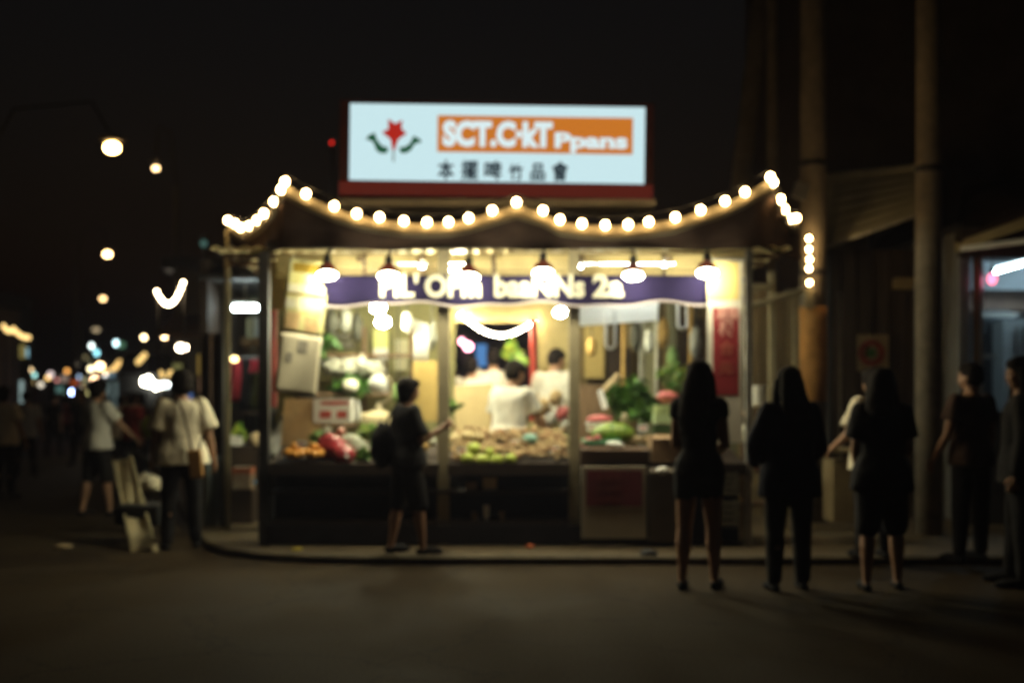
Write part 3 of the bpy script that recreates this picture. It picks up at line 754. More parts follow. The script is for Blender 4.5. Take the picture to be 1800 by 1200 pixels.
# ------------------------------------------------------------------ goods
def leafm(n, c): return mat('leaf_' + n, c, .55, .35, 14, 0, .1, 40, .4)
G_dark = leafm('dark', (.05, .125, .025)); G_mid = leafm('mid', (.12, .27, .045)); G_lime = leafm('lime', (.28, .36, .04)); G_pale = leafm('pale', (.34, .42, .18))
def bunch(name, label, cat, c, size, n, m, leafsize, group=None, seed=0, up=.5, mats=None):
    rnd = random.Random(seed); b = MB(); c = Vector(c)
    subs = []
    for k in range(max(4, n // 45)):
        a = rnd.uniform(0, 6.283); q = rnd.uniform(.15, .8)
        subs.append((Vector((math.cos(a) * size[0] * q, math.sin(a) * size[1] * q, size[2] * rnd.uniform(.0, .55))), rnd.uniform(.35, .65)))
    for i in range(n):
        so, sz = rnd.choice(subs)
        d = Vector((rnd.gauss(0, 1), rnd.gauss(0, 1), rnd.gauss(up, .7))).normalized()
        tip = c + so + Vector((d.x * size[0], d.y * size[1], max(-.1, d.z) * size[2])) * sz * rnd.uniform(.5, 1.15)
        ax = Vector((d.x + rnd.gauss(0, .3), d.y + rnd.gauss(0, .3), d.z + rnd.gauss(0, .3))).normalized(); ln = leafsize * rnd.uniform(.6, 1.7)
        ax *= ln
        sd = ax.cross(Vector((rnd.gauss(0, 1), rnd.gauss(0, 1), rnd.gauss(0, 1)))).normalized() * ln * rnd.uniform(.12, .3)
        dr = Vector((0, 0, -ln * .3))
        p0 = tip - ax; p1 = tip - ax * .5; p2 = tip
        b.add([p0, p1 + sd, p1 - sd, p2 + dr * .7], [(0, 1, 3), (0, 3, 2)], rnd.randrange(len(mats)) if mats else 0)
    for so, sz in subs: b.tube([c + Vector((so.x * .3, so.y * .3, -size[2] * .15)), c + so + Vector((0, 0, size[2] * sz * .4))], [.007, .003], 5)
    o = b.build(name, mats or m, loc=c)
    return tag(o, label, cat, group)
def on(px, py, Y): return W(px, py, Y)
def round_veg(name, label, cat, p, r, m, group=None, seed=0, amp=.18, fr=2.2, sq=.85):
    b = MB(); b.ball(p, (r, r, r * sq), 18, 12, amp=amp, fr=fr, seed=seed)
    return tag(b.build(name, m, smooth=True, loc=p), label, cat, group)
# left bay
M_orange = mat('orange_fruit', (.62, .27, .03), .5, .18, 9, 0, .1, 80); M_redbag = mat('red_plastic_bag', (.30, .03, .035), .22, .3, 6, 0, .5, 12, .6)
rnd = random.Random(5)
k_ = 0
for (cx, cy) in ((518, 797), (552, 797)):
    for i in range(9):
        a = i * 2 * math.pi / 8; q = 0 if i == 8 else 1
        p = W(cx + 13 * q * math.cos(a), cy - (10 if i == 8 else 0) - 3 * math.sin(a) * q, 10.38 + .09 * q * math.sin(a)); p.z += .01
        round_veg('orange', 'small orange fruit in the two heaps at the left end of the counter', 'fruit', p, .043, M_orange, 'oranges heaped at the left end', k_, .03); k_ += 1
b = MB(); b.ball(W(582, 786, 10.45), (.13, .1, .12), 18, 12, amp=.35, fr=2.5, seed=2); tag(b.build('plastic_bag', M_redbag, smooth=True, loc=W(582, 786, 10.45)), 'dark red plastic bag of goods beside the oranges, rounder one', 'bag', 'red plastic bags')
b = MB(); b.ball(W(603, 799, 10.36), (.10, .09, .09), 18, 12, amp=.4, fr=2.8, seed=5); tag(b.build('plastic_bag', M_redbag, smooth=True, loc=W(603, 799, 10.36)), 'small glossy red bag with bright glint at the counter edge', 'bag', 'red plastic bags')
tag(MB().ball(W(609, 802, 10.27), (.016, .012, .026), 10, 8, rot=roty(-25)).build('onion', M_white, smooth=True, loc=W(609, 802, 10.27)), 'small white bulb against the glossy red bag', 'vegetable')  # white blob paints the bright glint on the red bag
bunch('greens', 'bright green leafy heap next to the red bags', 'vegetable', W(640, 806, 10.4), (.13, .1, .13), 160, None, .07, mats=[G_mid, G_pale], seed=3)
bunch('lettuce', 'yellow green lettuce pile in the left bay behind the dark haired person', 'vegetable', W(640, 764, 10.75), (.19, .14, .11), 260, None, .075, mats=[G_lime, G_pale, G_mid], seed=4)
b = MB(); b.ball(W(618, 788, 10.6), (.16, .12, .13), 16, 10, amp=.3, fr=2, seed=8); tag(b.build('cloth_sack', mat('grey_green_sack', (.36, .37, .28), .85, .2, 6, 0, .3, 20), smooth=True, loc=W(618, 788, 10.6)), 'pale grey green sack behind the red bags', 'sack')
round_veg('onion', 'single pinkish onion on top of the grey green sack', 'vegetable', W(600, 758, 10.62), .042, mat('pink_onion', (.42, .17, .12), .4, .2, 8), None, 4, .06)
bunch('greens', 'dark green leaves low in the left bay behind the oranges', 'vegetable', W(562, 785, 10.75), (.15, .1, .12), 160, None, .08, mats=[G_dark, G_mid], seed=14)
b = MB(); b.prism([W(492, 805, 10.85), W(560, 805, 10.85), W(566, 700, 10.95), W(500, 700, 10.95)], (0, .03, 0)); tag(b.build('plywood_board', mat('tan_plywood', (.42, .28, .13), .8, .25, 4, 0, .1, 20), loc=W(528, 800, 10.85)), 'tan plywood board standing behind the oranges', 'board')
bx = thing('printed_box', W(587, 742, 10.9), 'white cardboard box with red print in the left bay', 'box')
b = MB(); b.box(W(587, 721, 11.0), (.36, .22, .23)); b.build('box_body', M_paper, bx)
for (px, py, w, h) in ((572, 728, 20, 13), (601, 728, 18, 13), (588, 708, 48, 6)):
    b = MB(); b.box(W(px, py, 10.885), (w * .0054, .002, h * .0054)); b.build('red_print', mat('red_box_print', (.42, .08, .06), .8, .3, 14), bx)
b = MB(); b.lathe([(.026, 0), (.028, .02), (.028, .13), (.012, .17), (.012, .20), (.0, .20)], W(629, 740, 10.95), 14); tag(b.build('bottle', mat('white_bottle_plastic', (.8, .8, .74), .3, .04, 4), smooth=True, loc=W(629, 740, 10.95)), 'white plastic bottle right of the printed box', 'bottle')
# back shelves of the left bay
sh = thing('shelf_rack', W(640, 800, 12.6), 'open wooden shelf rack at the back of the left bay', 'shelf')
for py in (622, 690, 745):
    b = MB(); b.bbox(WX(556, 12.4), WX(724, 12.4), 12.35, 12.75, WZ(py, 12.4) - .03, WZ(py, 12.4)); b.build('shelf_board', M_wood, sh)
for px in (557, 641, 723):
    b = MB(); b.bbox(WX(px, 12.78) - .02, WX(px, 12.78) + .02, 12.755, 12.80, KZ, 2.2); b.build('upright', M_wood, sh)
for i, (px, py, rr) in enumerate(((588, 642, .15), (612, 646, .16), (636, 642, .15), (657, 648, .13))):
    round_veg('wrapped_bundle', 'white paper wrapped bundle on the upper shelf, %s' % ('leftmost', 'second from left', 'third from left', 'rightmost')[i], 'bundle', W(px, py, 12.45), rr * .85, mat('wrap_paper', (.46, .45, .36), .8, .15, 8), 'white wrapped bundles on the shelf', i + 20, .75, 3.6)
bunch('greens', 'dark leafy greens on the middle shelf round a white cauliflower', 'vegetable', W(612, 690, 12.4), (.28, .16, .22), 420, None, .13, mats=[G_dark, G_dark, G_mid], seed=6)
round_veg('cauliflower', 'white cauliflower among dark leaves on the shelf', 'vegetable', W(616, 678, 12.2), .085, mat('cauliflower_white', (.70, .68, .52), .8, .1, 14, 0, .3, 40), None, 3, .25, 6)
bunch('greens', 'green leaves hanging at the top left of the shelf rack', 'vegetable', W(572, 605, 12.3), (.10, .1, .12), 70, None, .13, mats=[G_mid, G_dark], seed=9)
for i, (py, w) in enumerate(((592, 44), (607, 52))):
    b = MB(); b.box(W(596, py, 12.5), (w * .0062, .25, .075)); tag(b.build('flat_tray', mat('dark_tray_plastic', (.05, .045, .03), .5, .3, 6), loc=W(596, py, 12.5)), ('upper', 'lower')[i] + ' dark flat tray stacked on the wrapped bundles', 'tray', 'dark trays')
b = MB(); b.bbox(WX(657, 12.9), WX(682, 12.9), 12.88, 12.884, WZ(690, 12.9), WZ(606, 12.9)); b.bbox(WX(657, 12.9), WX(683, 12.9), 12.87, 12.876, WZ(612, 12.9), WZ(578, 12.9), 1)
tag(b.build('hanging_sheet', [M_paper, mat('lime_paper', (.60, .60, .22), .8, .1, 6)], loc=W(670, 690, 12.88)), 'narrow white sheet with lime top hanging in the left bay', 'sheet')
b = MB(); b.bbox(WX(692, 13.1), WX(714, 13.1), 13.26, 13.28, WZ(650, 13.1), WZ(595, 13.1)); tag(b.build('wall_poster', mat('pale_poster', (.58, .55, .36), .8, .08, 8), loc=W(703, 650, 13.27)), 'plain pale poster on the back wall above the dark haired person', 'poster')
for i, px in enumerate((730, 739, 748)):
    b = MB(); b.tube([W(px, 562 + 3 * i, 12.0), W(px + 2, 600, 12.0), W(px + 1, 634, 12.0)], .018, 8); tag(b.build('plastic_bag_roll', M_white, smooth=True, loc=W(px, 634, 12.0)), ('left', 'middle', 'right')[i] + ' one of three white bag strips hanging by the left middle post', 'bag strip', 'white bag strips')
b = MB(); b.bbox(WX(726, 11.9), WX(777, 11.9), 11.9, 11.94, WZ(740, 11.9), WZ(634, 11.9)); tag(b.build('card_board', mat('ochre_card', (.40, .28, .09), .85, .12, 4), loc=W(750, 740, 11.9)), 'upright ochre cardboard panel behind the dark haired person', 'board')
sc = thing('dial_scale', W(664, 720, 11.6), 'white dial scale with curved arm in the left bay', 'scale')
b = MB(); b.lathe([(.0, -.025), (.095, -.025), (.1, 0), (.095, .025), (0, .03)], W(664, 676, 11.6), 24, rot=rotx(90)); b.build('dial', M_white, sc, True)
b = MB(); b.tube([W(668 + 22 * math.cos(a), 684 - 26 * math.sin(a), 11.6) for a in [R(-90 + 15 * i) for i in range(11)]], .014, 8); b.build('arm', M_post_pale, sc, True)
b = MB(); b.lathe([(.12, 0), (.1, .03), (.03, .06), (.025, .12), (0, .12)], W(666, 728, 11.6), 20); b.build('foot', M_post_pale, sc, True)
b = MB(); b.ball(W(660, 742, 11.3), (.2, .14, .10), 16, 10, amp=.3, fr=2, seed=31); tag(b.build('cloth_sack', mat('tan_sack', (.42, .35, .2), .85, .2, 6, 0, .3, 20), smooth=True, loc=W(660, 742, 11.3)), 'tan sack slumped under the dial scale', 'sack')
# middle bay: sloping display of tan roots with limes in front
M_root = mat('ginger_root_skin', (.46, .33, .17), .8, .25, 10, 0, .2, 30)
M_root2 = mat('brown_tuber_skin', (.30, .17, .08), .8, .3, 10, 0, .2, 30)
b = MB(); rr = random.Random(11)
for i in range(520):
    u = rr.random(); v = rr.random(); x = WX(795 + (996 - 795) * u, 10.5); y = 10.30 + .68 * v; z = .812 + .24 * v + .03 + rr.random() * .05 + .05 * noise.noise(Vector((u * 5, v * 3, 2)))
    b.ball((x, y, z), (rr.uniform(.02, .038), rr.uniform(.014, .022), rr.uniform(.014, .02)), 6, 4, mi=0 if rr.random() < .75 else 1, rot=rotz(rr.uniform(0, 180)))
o = b.build('ginger_heap', [M_root, M_root2], smooth=True, loc=(WX(895, 10.5), 10.5, .85)); tag(o, 'spread heap of knobbly tan roots on the sloping middle counter', 'vegetables', kind='stuff')
M_lime = mat('lime_cabbage', (.36, .43, .06), .55, .3, 8, 0, .35, 18)
for i, (px, py, r, Y) in enumerate(((822, 806, .062, 10.30), (848, 808, .06, 10.29), (873, 808, .06, 10.29), (898, 806, .055, 10.30), (833, 789, .07, 10.42), (860, 795, .06, 10.40))):
    round_veg('cabbage', 'lime green cabbage at the front of the tan roots, ' + ('front row far left', 'front row second from left', 'front row third from left', 'front row far right', 'back row left, highest', 'back row right')[i], 'cabbage', W(px, py, Y), r, M_lime, 'lime green cabbages', i, .22, 3)
M_crab = mat('reddish_tuber', (.34, .13, .06), .7, .3, 8, 0, .2, 30)
for i in range(10):
    px = 852 + 14 * i; py = 772 - (i % 3) * 5; p = W(px, py, 10.86)
    round_veg('sweet_potato', 'reddish brown tuber in the row at the back of the middle counter', 'vegetable', p, rr.uniform(.045, .06), (M_crab, M_root, M_root2)[i % 3], 'tubers along the back of the middle counter', i, .25, 2.4)
for i, (px, py) in enumerate(((800, 770), (822, 766), (812, 782), (842, 768))):
    round_veg('potato', 'pale potato in the pile beside the left middle post', 'vegetable', W(px, py, 10.7), .055, mat('pale_potato', (.52, .42, .22), .75, .2, 8), 'pale potatoes by the left middle post', i + 4, .2, 2.2)
b = MB(); b.ball(W(932, 771, 10.7), (.075, .06, .05), 14, 10, amp=.3, fr=2, seed=12); tag(b.build('plastic_bag', mat('teal_plastic_bag', (.22, .42, .36), .3, .2, 6), smooth=True, loc=W(932, 771, 10.7)), 'small teal plastic bag by the stall holder hand', 'bag')
b = MB(); b.prism([W(800, 762, 11.75), W(862, 762, 11.75), W(866, 674, 11.9), W(798, 678, 11.9)], (0, .03, 0)); tag(b.build('card_board', mat('tan_card', (.50, .38, .19), .85, .08, 4), loc=W(832, 762, 11.75)), 'big tan cardboard panel left of the stall holder', 'board')
b = MB(); b.bbox(WX(866, 12.2), WX(1000, 12.2), 12.2, 12.24, KZ, WZ(740, 12.2)); tag(b.build('low_partition', C_olive, loc=(WX(933, 12.2), 12.2, KZ)), 'low olive partition behind the stall holder', 'partition')
for i, (px, py, m) in enumerate(((955, 715, M_root), (968, 735, M_white), (990, 728, mat('pink_pack', (.5, .12, .12), .5, .2, 6)), (950, 740, M_root2), (978, 700, M_root), (996, 745, M_paper))):
    b = MB(); b.ball(W(px, py, 11.7), (.075, .06, .085), 12, 8, amp=.35, fr=2.3, seed=40 + i); tag(b.build('packed_bag', m, smooth=True, loc=W(px, py, 11.7)), ('knobbly tan bag upper left', 'white bag in the middle', 'pink red bag on the right', 'brown bag lower left', 'tan bag on top', 'pale paper bag lower right')[i] + ' of the heap by the right middle post', 'bag', 'bags heaped by the right middle post')
b = MB()
for i in range(6): b.tube([W(950 + 6 * i, 752, 11.72), W(945 + 10 * i, 690 + 6 * (i % 3), 11.75)], .012, 6)
tag(b.build('root_bundle', M_root, loc=W(965, 752, 11.72)), 'loose bundle of long pale roots right of the stall holder', 'vegetable')
bunch('plant', 'bright green plant hanging beside the red post', 'plant', W(900, 628, 13.7), (.14, .12, .28), 150, None, .10, mats=[G_mid, G_lime], seed=16)
round_veg('melon', 'round green melon behind the stall holder head', 'fruit', W(917, 636, 12.6), .085, mat('melon_green', (.22, .34, .06), .5, .2, 8), None, 2, .05)
bunch('greens', 'green leaves beside the left middle post under the tan panel', 'vegetable', W(795, 722, 11.4), (.08, .08, .2), 60, None, .10, mats=[G_mid, G_pale], seed=19)
# right bay
def carton(px0, px1, py0, py1, Y, d, label, m, lid=False):
    t = thing('cardboard_box', W((px0 + px1) / 2, py1, Y), label, 'box')
    z1, z0 = WZ(py0, Y), WZ(py1, Y); xa, xb = WX(px0, Y), WX(px1, Y); b = MB()
    b.bbox(xa, xb, Y, Y + .012, z0, z1); b.bbox(xa, xb, Y + d - .012, Y + d, z0, z1); b.bbox(xa, xa + .012, Y + .013, Y + d - .013, z0, z1); b.bbox(xb - .012, xb, Y + .013, Y + d - .013, z0, z1); b.bbox(xa + .013, xb - .013, Y + .013, Y + d - .013, z0 + .002, z0 + .014)
    b.build('box_body', m, t)
    f = MB(); f.prism([Vector((xa, Y, z1 + .002)), Vector((xb, Y, z1 + .002)), Vector((xb - .01, Y - .07, z1 - .03)), Vector((xa + .01, Y - .07, z1 - .03))], (0, 0, .008)); f.build('flap', m, t)
    return t
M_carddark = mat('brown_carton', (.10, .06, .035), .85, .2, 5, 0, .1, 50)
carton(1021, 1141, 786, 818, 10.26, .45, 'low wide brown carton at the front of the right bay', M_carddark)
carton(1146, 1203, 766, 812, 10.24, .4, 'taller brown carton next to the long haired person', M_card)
b = MB(); b.box(W(1056, 776, 10.5), (.34, .4, .04)); tag(b.build('green_tray', mat('green_tray_plastic', (.12, .30, .16), .45, .15, 6), loc=W(1056, 776, 10.5)), 'flat green plastic tray at the front of the right bay', 'tray')
wm = thing('watermelon', W(1078, 757, 10.55), 'striped green watermelon with bright yellow green top on the tray', 'fruit')
c = MB(); c.ball(W(1078, 762, 10.55), (.20, .13, .105), 22, 14, amp=.05, fr=2); c.build('rind', mat('watermelon_rind', (.04, .13, .02), .4, .3, 5, 0, 0, 40, .5, (.30, .40, .04), 0, (9, 1, 1)), wm, True)
c = MB(); c.tube([W(1078, 741, 10.53), W(1082, 733, 10.53)], .007, 6); c.build('stalk', G_mid, wm)
for i, (px, py, r) in enumerate(((1036, 762, .05), (1050, 758, .05), (1028, 770, .045))):
    round_veg('dragon_fruit', 'pink fruit in the small row at the left of the watermelon', 'fruit', W(px, py + 12, 10.42), r * .8, mat('pink_fruit', (.50, .12, .12), .5, .2, 8), 'pink fruit left of the watermelon', i, .15)
pt = thing('meat_tray', W(1054, 742, 10.9), 'pink packed tray behind the watermelon', 'tray')
b = MB(); b.box(W(1054, 744, 10.9), (.26, .2, .03)); b.build('tray_base', M_white, pt)
b = MB(); b.ball(W(1054, 737, 10.9), (.125, .09, .045), 16, 8, amp=.2, fr=3); b.build('contents', mat('pink_pack2', (.55, .13, .13), .4, .2, 8), pt, True)
b = MB(); b.ball(W(1082, 781, 10.3), (.085, .07, .03), 14, 8, amp=.25, fr=2, rot=roty(8)); tag(b.build('plastic_bag', mat('white_thin_plastic', (.78, .78, .72), .35, .05, 6), smooth=True, loc=W(1082, 781, 10.3)), 'crumpled white plastic bag on the edge of the low carton', 'bag')
bunch('herb_bunch', 'large bushy green herb bunch in the right bay', 'vegetable', W(1110, 728, 11.3), (.30, .16, .36), 900, None, .085, mats=[G_dark, G_mid, G_mid], seed=21, up=1.0)
bunch('greens', 'low green leaves right of the herb bunch', 'vegetable', W(1128, 736, 10.95), (.16, .12, .12), 220, None, .08, mats=[G_mid, G_dark], seed=22)
b = MB(); b.tube([W(1063, 690, 11.6), W(1091, 662, 11.6)], [.055, .06], 14); tag(b.build('paper_roll', M_cardpale, smooth=True, loc=W(1063, 690, 11.6)), 'tan paper roll leaning behind the herb bunch', 'roll')
b = MB(); b.prism([W(1050, 686, 11.1), W(1059, 683, 11.1), W(1069, 716, 11.0), W(1059, 720, 11.0)], (0, .006, 0)); tag(b.build('price_card', M_paper, loc=W(1060, 718, 11.0)), 'slim white price card leaning left of the herbs', 'card')
b = MB(); b.bbox(WX(1028, 13.1), WX(1062, 13.1), 13.14, 13.2, WZ(664, 13.1), WZ(555, 13.1)); tag(b.build('wall_board', mat('ochre_board', (.42, .31, .11), .8, .12, 4), loc=W(1045, 664, 13.14)), 'plain ochre board on the back wall of the right bay', 'board')
b = MB(); b.bbox(WX(1020, 12.4), WX(1066, 12.4), 12.4, 12.7, .9, WZ(676, 12.4)); tag(b.build('wooden_crate', M_wood, loc=W(1043, 760, 12.4)), 'brown wooden crate at the back of the right bay', 'crate')
for i, (py, m, l) in enumerate(((754, mat('dark_green_crate', (.03, .06, .02), .5, .2, 6), 'dark green crate at the bottom of the stack by the long haired person'), (735, mat('pale_green_pack', (.36, .46, .24), .5, .15, 6), 'pale green pack on the dark green crate'), (720, G_pale, 'leafy green pack second from the top of the stack'))):
    b = MB(); b.box(W(1172, py, 10.75), (.27 - .02 * i, .24, .085)); tag(b.build('produce_pack', m, loc=W(1172, py + 8, 10.75)), l, 'pack')
b = MB(); b.ball(W(1173, 697, 10.75), (.10, .09, .06), 14, 8, amp=.2, fr=3); tag(b.build('meat_pack', mat('pink_pack3', (.50, .13, .12), .5, .2, 8), smooth=True, loc=W(1173, 700, 10.75)), 'rounded pink pack on top of the green stack', 'pack')
bunch('greens', 'feathery green leaves rising behind the long haired person', 'vegetable', W(1196, 684, 11.2), (.22, .14, .26), 420, None, .08, mats=[G_mid, G_pale, G_lime], seed=24, up=1)
b = MB(); b.box(W(1110, 772, 10.78), (.5, .3, .05)); tag(b.build('wooden_tray', M_cardpale, loc=W(1110, 776, 10.78)), 'pale shallow tray under the herbs in the right bay', 'tray')
b = MB(); b.lathe([(.03, 0), (.035, .1), (.02, .14), (0, .14)], W(1098, 752, 10.7), 12); tag(b.build('jar', M_post_pale, smooth=True, loc=W(1098, 752, 10.7)), 'small pale jar right of the watermelon', 'jar')
# in front of / under the counter
fs_ = thing('sign_board', W(1080, 945, 10.12), 'white board with a dark maroon panel standing under the right bay', 'sign')
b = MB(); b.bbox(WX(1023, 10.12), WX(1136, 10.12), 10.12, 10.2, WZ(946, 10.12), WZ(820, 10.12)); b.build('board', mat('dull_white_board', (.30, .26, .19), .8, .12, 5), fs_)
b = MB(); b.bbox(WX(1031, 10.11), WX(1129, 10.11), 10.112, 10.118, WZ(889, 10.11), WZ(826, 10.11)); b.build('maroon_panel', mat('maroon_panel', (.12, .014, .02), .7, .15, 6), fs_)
for i in range(3):
    text_obj('lettering', ('果菜市', '新鮮好', '大特價')[i], .075, mat('faded_maroon_ink', (.17, .035, .03), .8, .1, 8), fs_, (WX(1048, 10.11), 10.109, WZ(845 + 19 * i, 10.11)), bold=.001, depth=.001)
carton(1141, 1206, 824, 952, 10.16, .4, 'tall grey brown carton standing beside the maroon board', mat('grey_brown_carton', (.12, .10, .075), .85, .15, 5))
b = MB(); b.ball(W(1165, 826, 10.14), (.06, .05, .035), 12, 8, amp=.3, fr=2); tag(b.build('plastic_bag', MATS['white_thin_plastic'], smooth=True, loc=W(1165, 826, 10.14)), 'small pale plastic bag on the tall grey carton', 'bag')
for i, (px, py, w, h, z, m, l) in enumerate(((855, 0, 11, 25, .302, M_white, 'white cup on the lowest shelf under the middle bay'), (861, 0, 24, 20, .572, M_cardpale, 'small tan box on the middle shelf under the counter'),
                                        (829, 0, 18, 12, .572, M_card, 'flat brown box left of the small tan box'), (882, 0, 9, 14, .302, M_root, 'narrow brown jar right of the white cup'), (834, 0, 11, 13, .302, M_card, 'small brown jar left of the white cup'))):
    p = Vector((WX(px, 10.32), 10.33, z)); s = 10.32 / F; b = MB()
    if 'cup' in l or 'jar' in l: b.lathe([(w * s * .40, 0), (w * s * .5, h * s), (w * s * .42, h * s), (w * s * .36, .006), (0, .006)], p, 14)
    else: b.box(p + Vector((0, 0, h * s / 2)), (w * s, .06, h * s)); b.box(p + Vector((0, -.001, h * s + .004)), (w * s * 1.04, .065, .006))
    tag(b.build('cup' if 'cup' in l else 'jar' if 'jar' in l else 'small_box', m, loc=p), l, 'cup' if 'cup' in l else 'jar' if 'jar' in l else 'box')
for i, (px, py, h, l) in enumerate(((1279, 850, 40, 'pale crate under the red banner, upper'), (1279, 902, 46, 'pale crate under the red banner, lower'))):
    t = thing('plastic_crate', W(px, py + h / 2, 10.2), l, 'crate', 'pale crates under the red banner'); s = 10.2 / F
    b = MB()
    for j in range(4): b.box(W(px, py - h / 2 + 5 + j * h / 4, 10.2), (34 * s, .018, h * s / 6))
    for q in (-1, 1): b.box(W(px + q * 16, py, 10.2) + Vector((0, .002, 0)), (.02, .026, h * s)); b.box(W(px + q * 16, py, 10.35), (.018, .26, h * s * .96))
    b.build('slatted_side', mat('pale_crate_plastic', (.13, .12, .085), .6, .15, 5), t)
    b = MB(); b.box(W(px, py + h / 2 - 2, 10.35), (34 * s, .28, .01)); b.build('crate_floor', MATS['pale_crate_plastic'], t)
# goods right of the red banner
b = MB()
for i in range(4): b.lathe([(.075, 0), (.085, .045), (.08, .05), (0, .05)], W(1334, 714 - 9 * i, 10.6), 16)
tag(b.build('bowl_stack', mat('white_bowl', (.66, .64, .54), .4, .08, 5), smooth=True, loc=W(1334, 714, 10.6)), 'stack of white bowls right of the red banner', 'bowls')
b = MB(); b.bbox(WX(1308, 10.6), WX(1372, 10.6), 10.45, 10.95, WZ(730, 10.6), WZ(722, 10.6)); b.bbox(WX(1312, 10.6), WX(1318, 10.6), 10.5, 10.54, KZ, WZ(730, 10.6)); b.bbox(WX(1362, 10.6), WX(1368, 10.6), 10.5, 10.54, KZ, WZ(730, 10.6)); b.bbox(WX(1312, 10.6), WX(1318, 10.6), 10.86, 10.9, KZ, WZ(730, 10.6)); b.bbox(WX(1362, 10.6), WX(1368, 10.6), 10.86, 10.9, KZ, WZ(730, 10.6)); b.bbox(WX(1308, 10.6), WX(1372, 10.6), 10.47, 10.93, .40, .42)
tag(b.build('side_table', M_wood, loc=(WX(1340, 10.6), 10.7, KZ)), 'narrow wooden table carrying the white bowls', 'table')
b = MB(); b.lathe([(.05, 0), (.055, .02), (.055, .12), (.03, .16), (0, .16)], W(1312, 776, 10.44), 14); tag(b.build('jar', mat('cloudy_jar', (.4, .38, .28), .3, .1, 5), smooth=True, loc=W(1312, 776, 10.44)), 'cloudy jar at the foot of the red banner', 'jar')

# hanging goods and clutter that fill the two side bays
rnd = random.Random(77)
M_net = [mat('net_%s' % n, c, .7, .3, 10, 0, .3, 30) for n, c in (('white', (.60, .60, .50)), ('green', (.16, .26, .08)), ('amber', (.45, .28, .08)), ('grey', (.25, .25, .21)), ('dark', (.05, .05, .035)))]
def hang(px, py, Y, r, h, m, label, cat='bag', name='hanging_bag', group=None, seed=0):
    p = W(px, py, Y); t = thing(name, p, label, cat, group)
    b = MB(); b.ball(p, (r, r * .8, h), 16, 12, amp=.35, fr=2.4, seed=seed); b.build('bag_body', m, t, True)
    b = MB(); b.tube([p + Vector((0, 0, h * .85)), Vector((p.x, Y, 2.74))], .006, 5); b.build('string', M_cord, t)
for i, (px, py, Y, r, h, k, l) in enumerate(((583, 566, 12.2, .08, .13, 4, 'dark hanging bag high in the left bay next to the leaning banner'), (607, 562, 12.3, .07, .12, 3, 'grey hanging bag high in the left bay'), (628, 575, 12.4, .06, .15, 4, 'slim dark hanging bag in the left bay before the lime sheet'),
        (716, 566, 11.9, .055, .11, 0, 'white hanging net bag left of the bag strips'), (700, 690, 12.2, .07, .10, 1, 'green net bag low behind the dark haired person'), (760, 590, 11.5, .04, .14, 3, 'grey hanging bag against the left middle post'),
        (1040, 610, 12.0, .05, .10, 2, 'amber net bag hanging before the ochre board'), (1118, 590, 12.2, .06, .16, 4, 'dark long bag hanging in the right bay behind the loop'), (1140, 600, 12.0, .05, .12, 0, 'white net bag hanging in the right bay'),
        (1166, 585, 12.3, .06, .15, 2, 'amber net bag hanging in the right bay middle'), (1182, 630, 12.0, .06, .13, 1, 'green net bag hanging low in the right bay'), (1222, 600, 12.0, .06, .16, 3, 'grey net bag hanging next to the red banner'))):
    hang(px, py, Y, r, h, M_net[k], l, group='bags hanging inside the stall', seed=i)
for i, (px, w_, m, l) in enumerate(((1094, 7, 2, 'amber'), (1126, 9, 3, 'grey'), (1152, 6, 0, 'whitish'), (1212, 8, 2, 'ochre'))):
    b = MB(); x = WX(px, 12.6); b.tube([(x, 12.6, KZ), (x + .02, 12.62, 2.73)], w_ * .003, 8); tag(b.build('leaning_pole', M_net[m], smooth=True, loc=(x, 12.6, KZ)), l + ' upright pole at the back of the right bay', 'pole', 'upright poles in the right bay')
for i, (px, py, Y) in enumerate(((530, 780, 10.31), (655, 790, 10.36), (700, 770, 10.6), (812, 792, 10.36), (905, 778, 10.6), (975, 790, 10.4), (1040, 752, 10.75), (1130, 752, 10.6))):
    p = W(px, py, Y); t = thing('price_card', p, 'small white price card standing in the goods, ' + ('by the oranges', 'by the bright greens', 'behind the dark haired person', 'left of the lime cabbages', 'in the middle of the tan roots', 'at the right end of the tan roots', 'beside the pink tray', 'under the herb bunch')[i], 'price card', 'price cards in the goods')
    b = MB(); b.box(p, (.085, .004, .06), rotx(-10) @ roty(rnd.uniform(-8, 8))); b.build('card', M_paper, t)
    b = MB(); b.box(p + Vector((0, -.003, 0)), (.055, .002, .02), rotx(-10)); b.build('red_mark', MATS['red_box_print'], t)
    b = MB(); b.tube([p + Vector((0, .004, -.02)), p + Vector((0, .01, -.11))], .004, 5); b.build('stick', M_wood, t)
for i, (px, py, Y, r, m, l) in enumerate(((560, 765, 10.9, .06, 1, 'green gourd'), (575, 757, 10.95, .055, 0, 'white radish lump'), (660, 782, 10.55, .06, 1, 'green gourd'), (676, 776, 10.6, .06, 2, 'amber gourd'), (690, 790, 10.5, .06, 0, 'pale gourd'), (710, 782, 10.5, .06, 1, 'green gourd'), (742, 786, 10.5, .06, 2, 'amber gourd'), (757, 776, 10.6, .055, 0, 'pale gourd'))):
    round_veg('gourd', l + ' in the left bay, ' + ('behind the oranges', 'beside the green one behind the oranges', 'right of the bright greens', 'second right of the bright greens', 'just left of the dark haired person', 'behind the dark haired person', 'right of the dark haired person', 'against the left middle post')[i], 'vegetable', W(px, py, Y), r, M_net[m], None, i + 60, .3, 2.2)
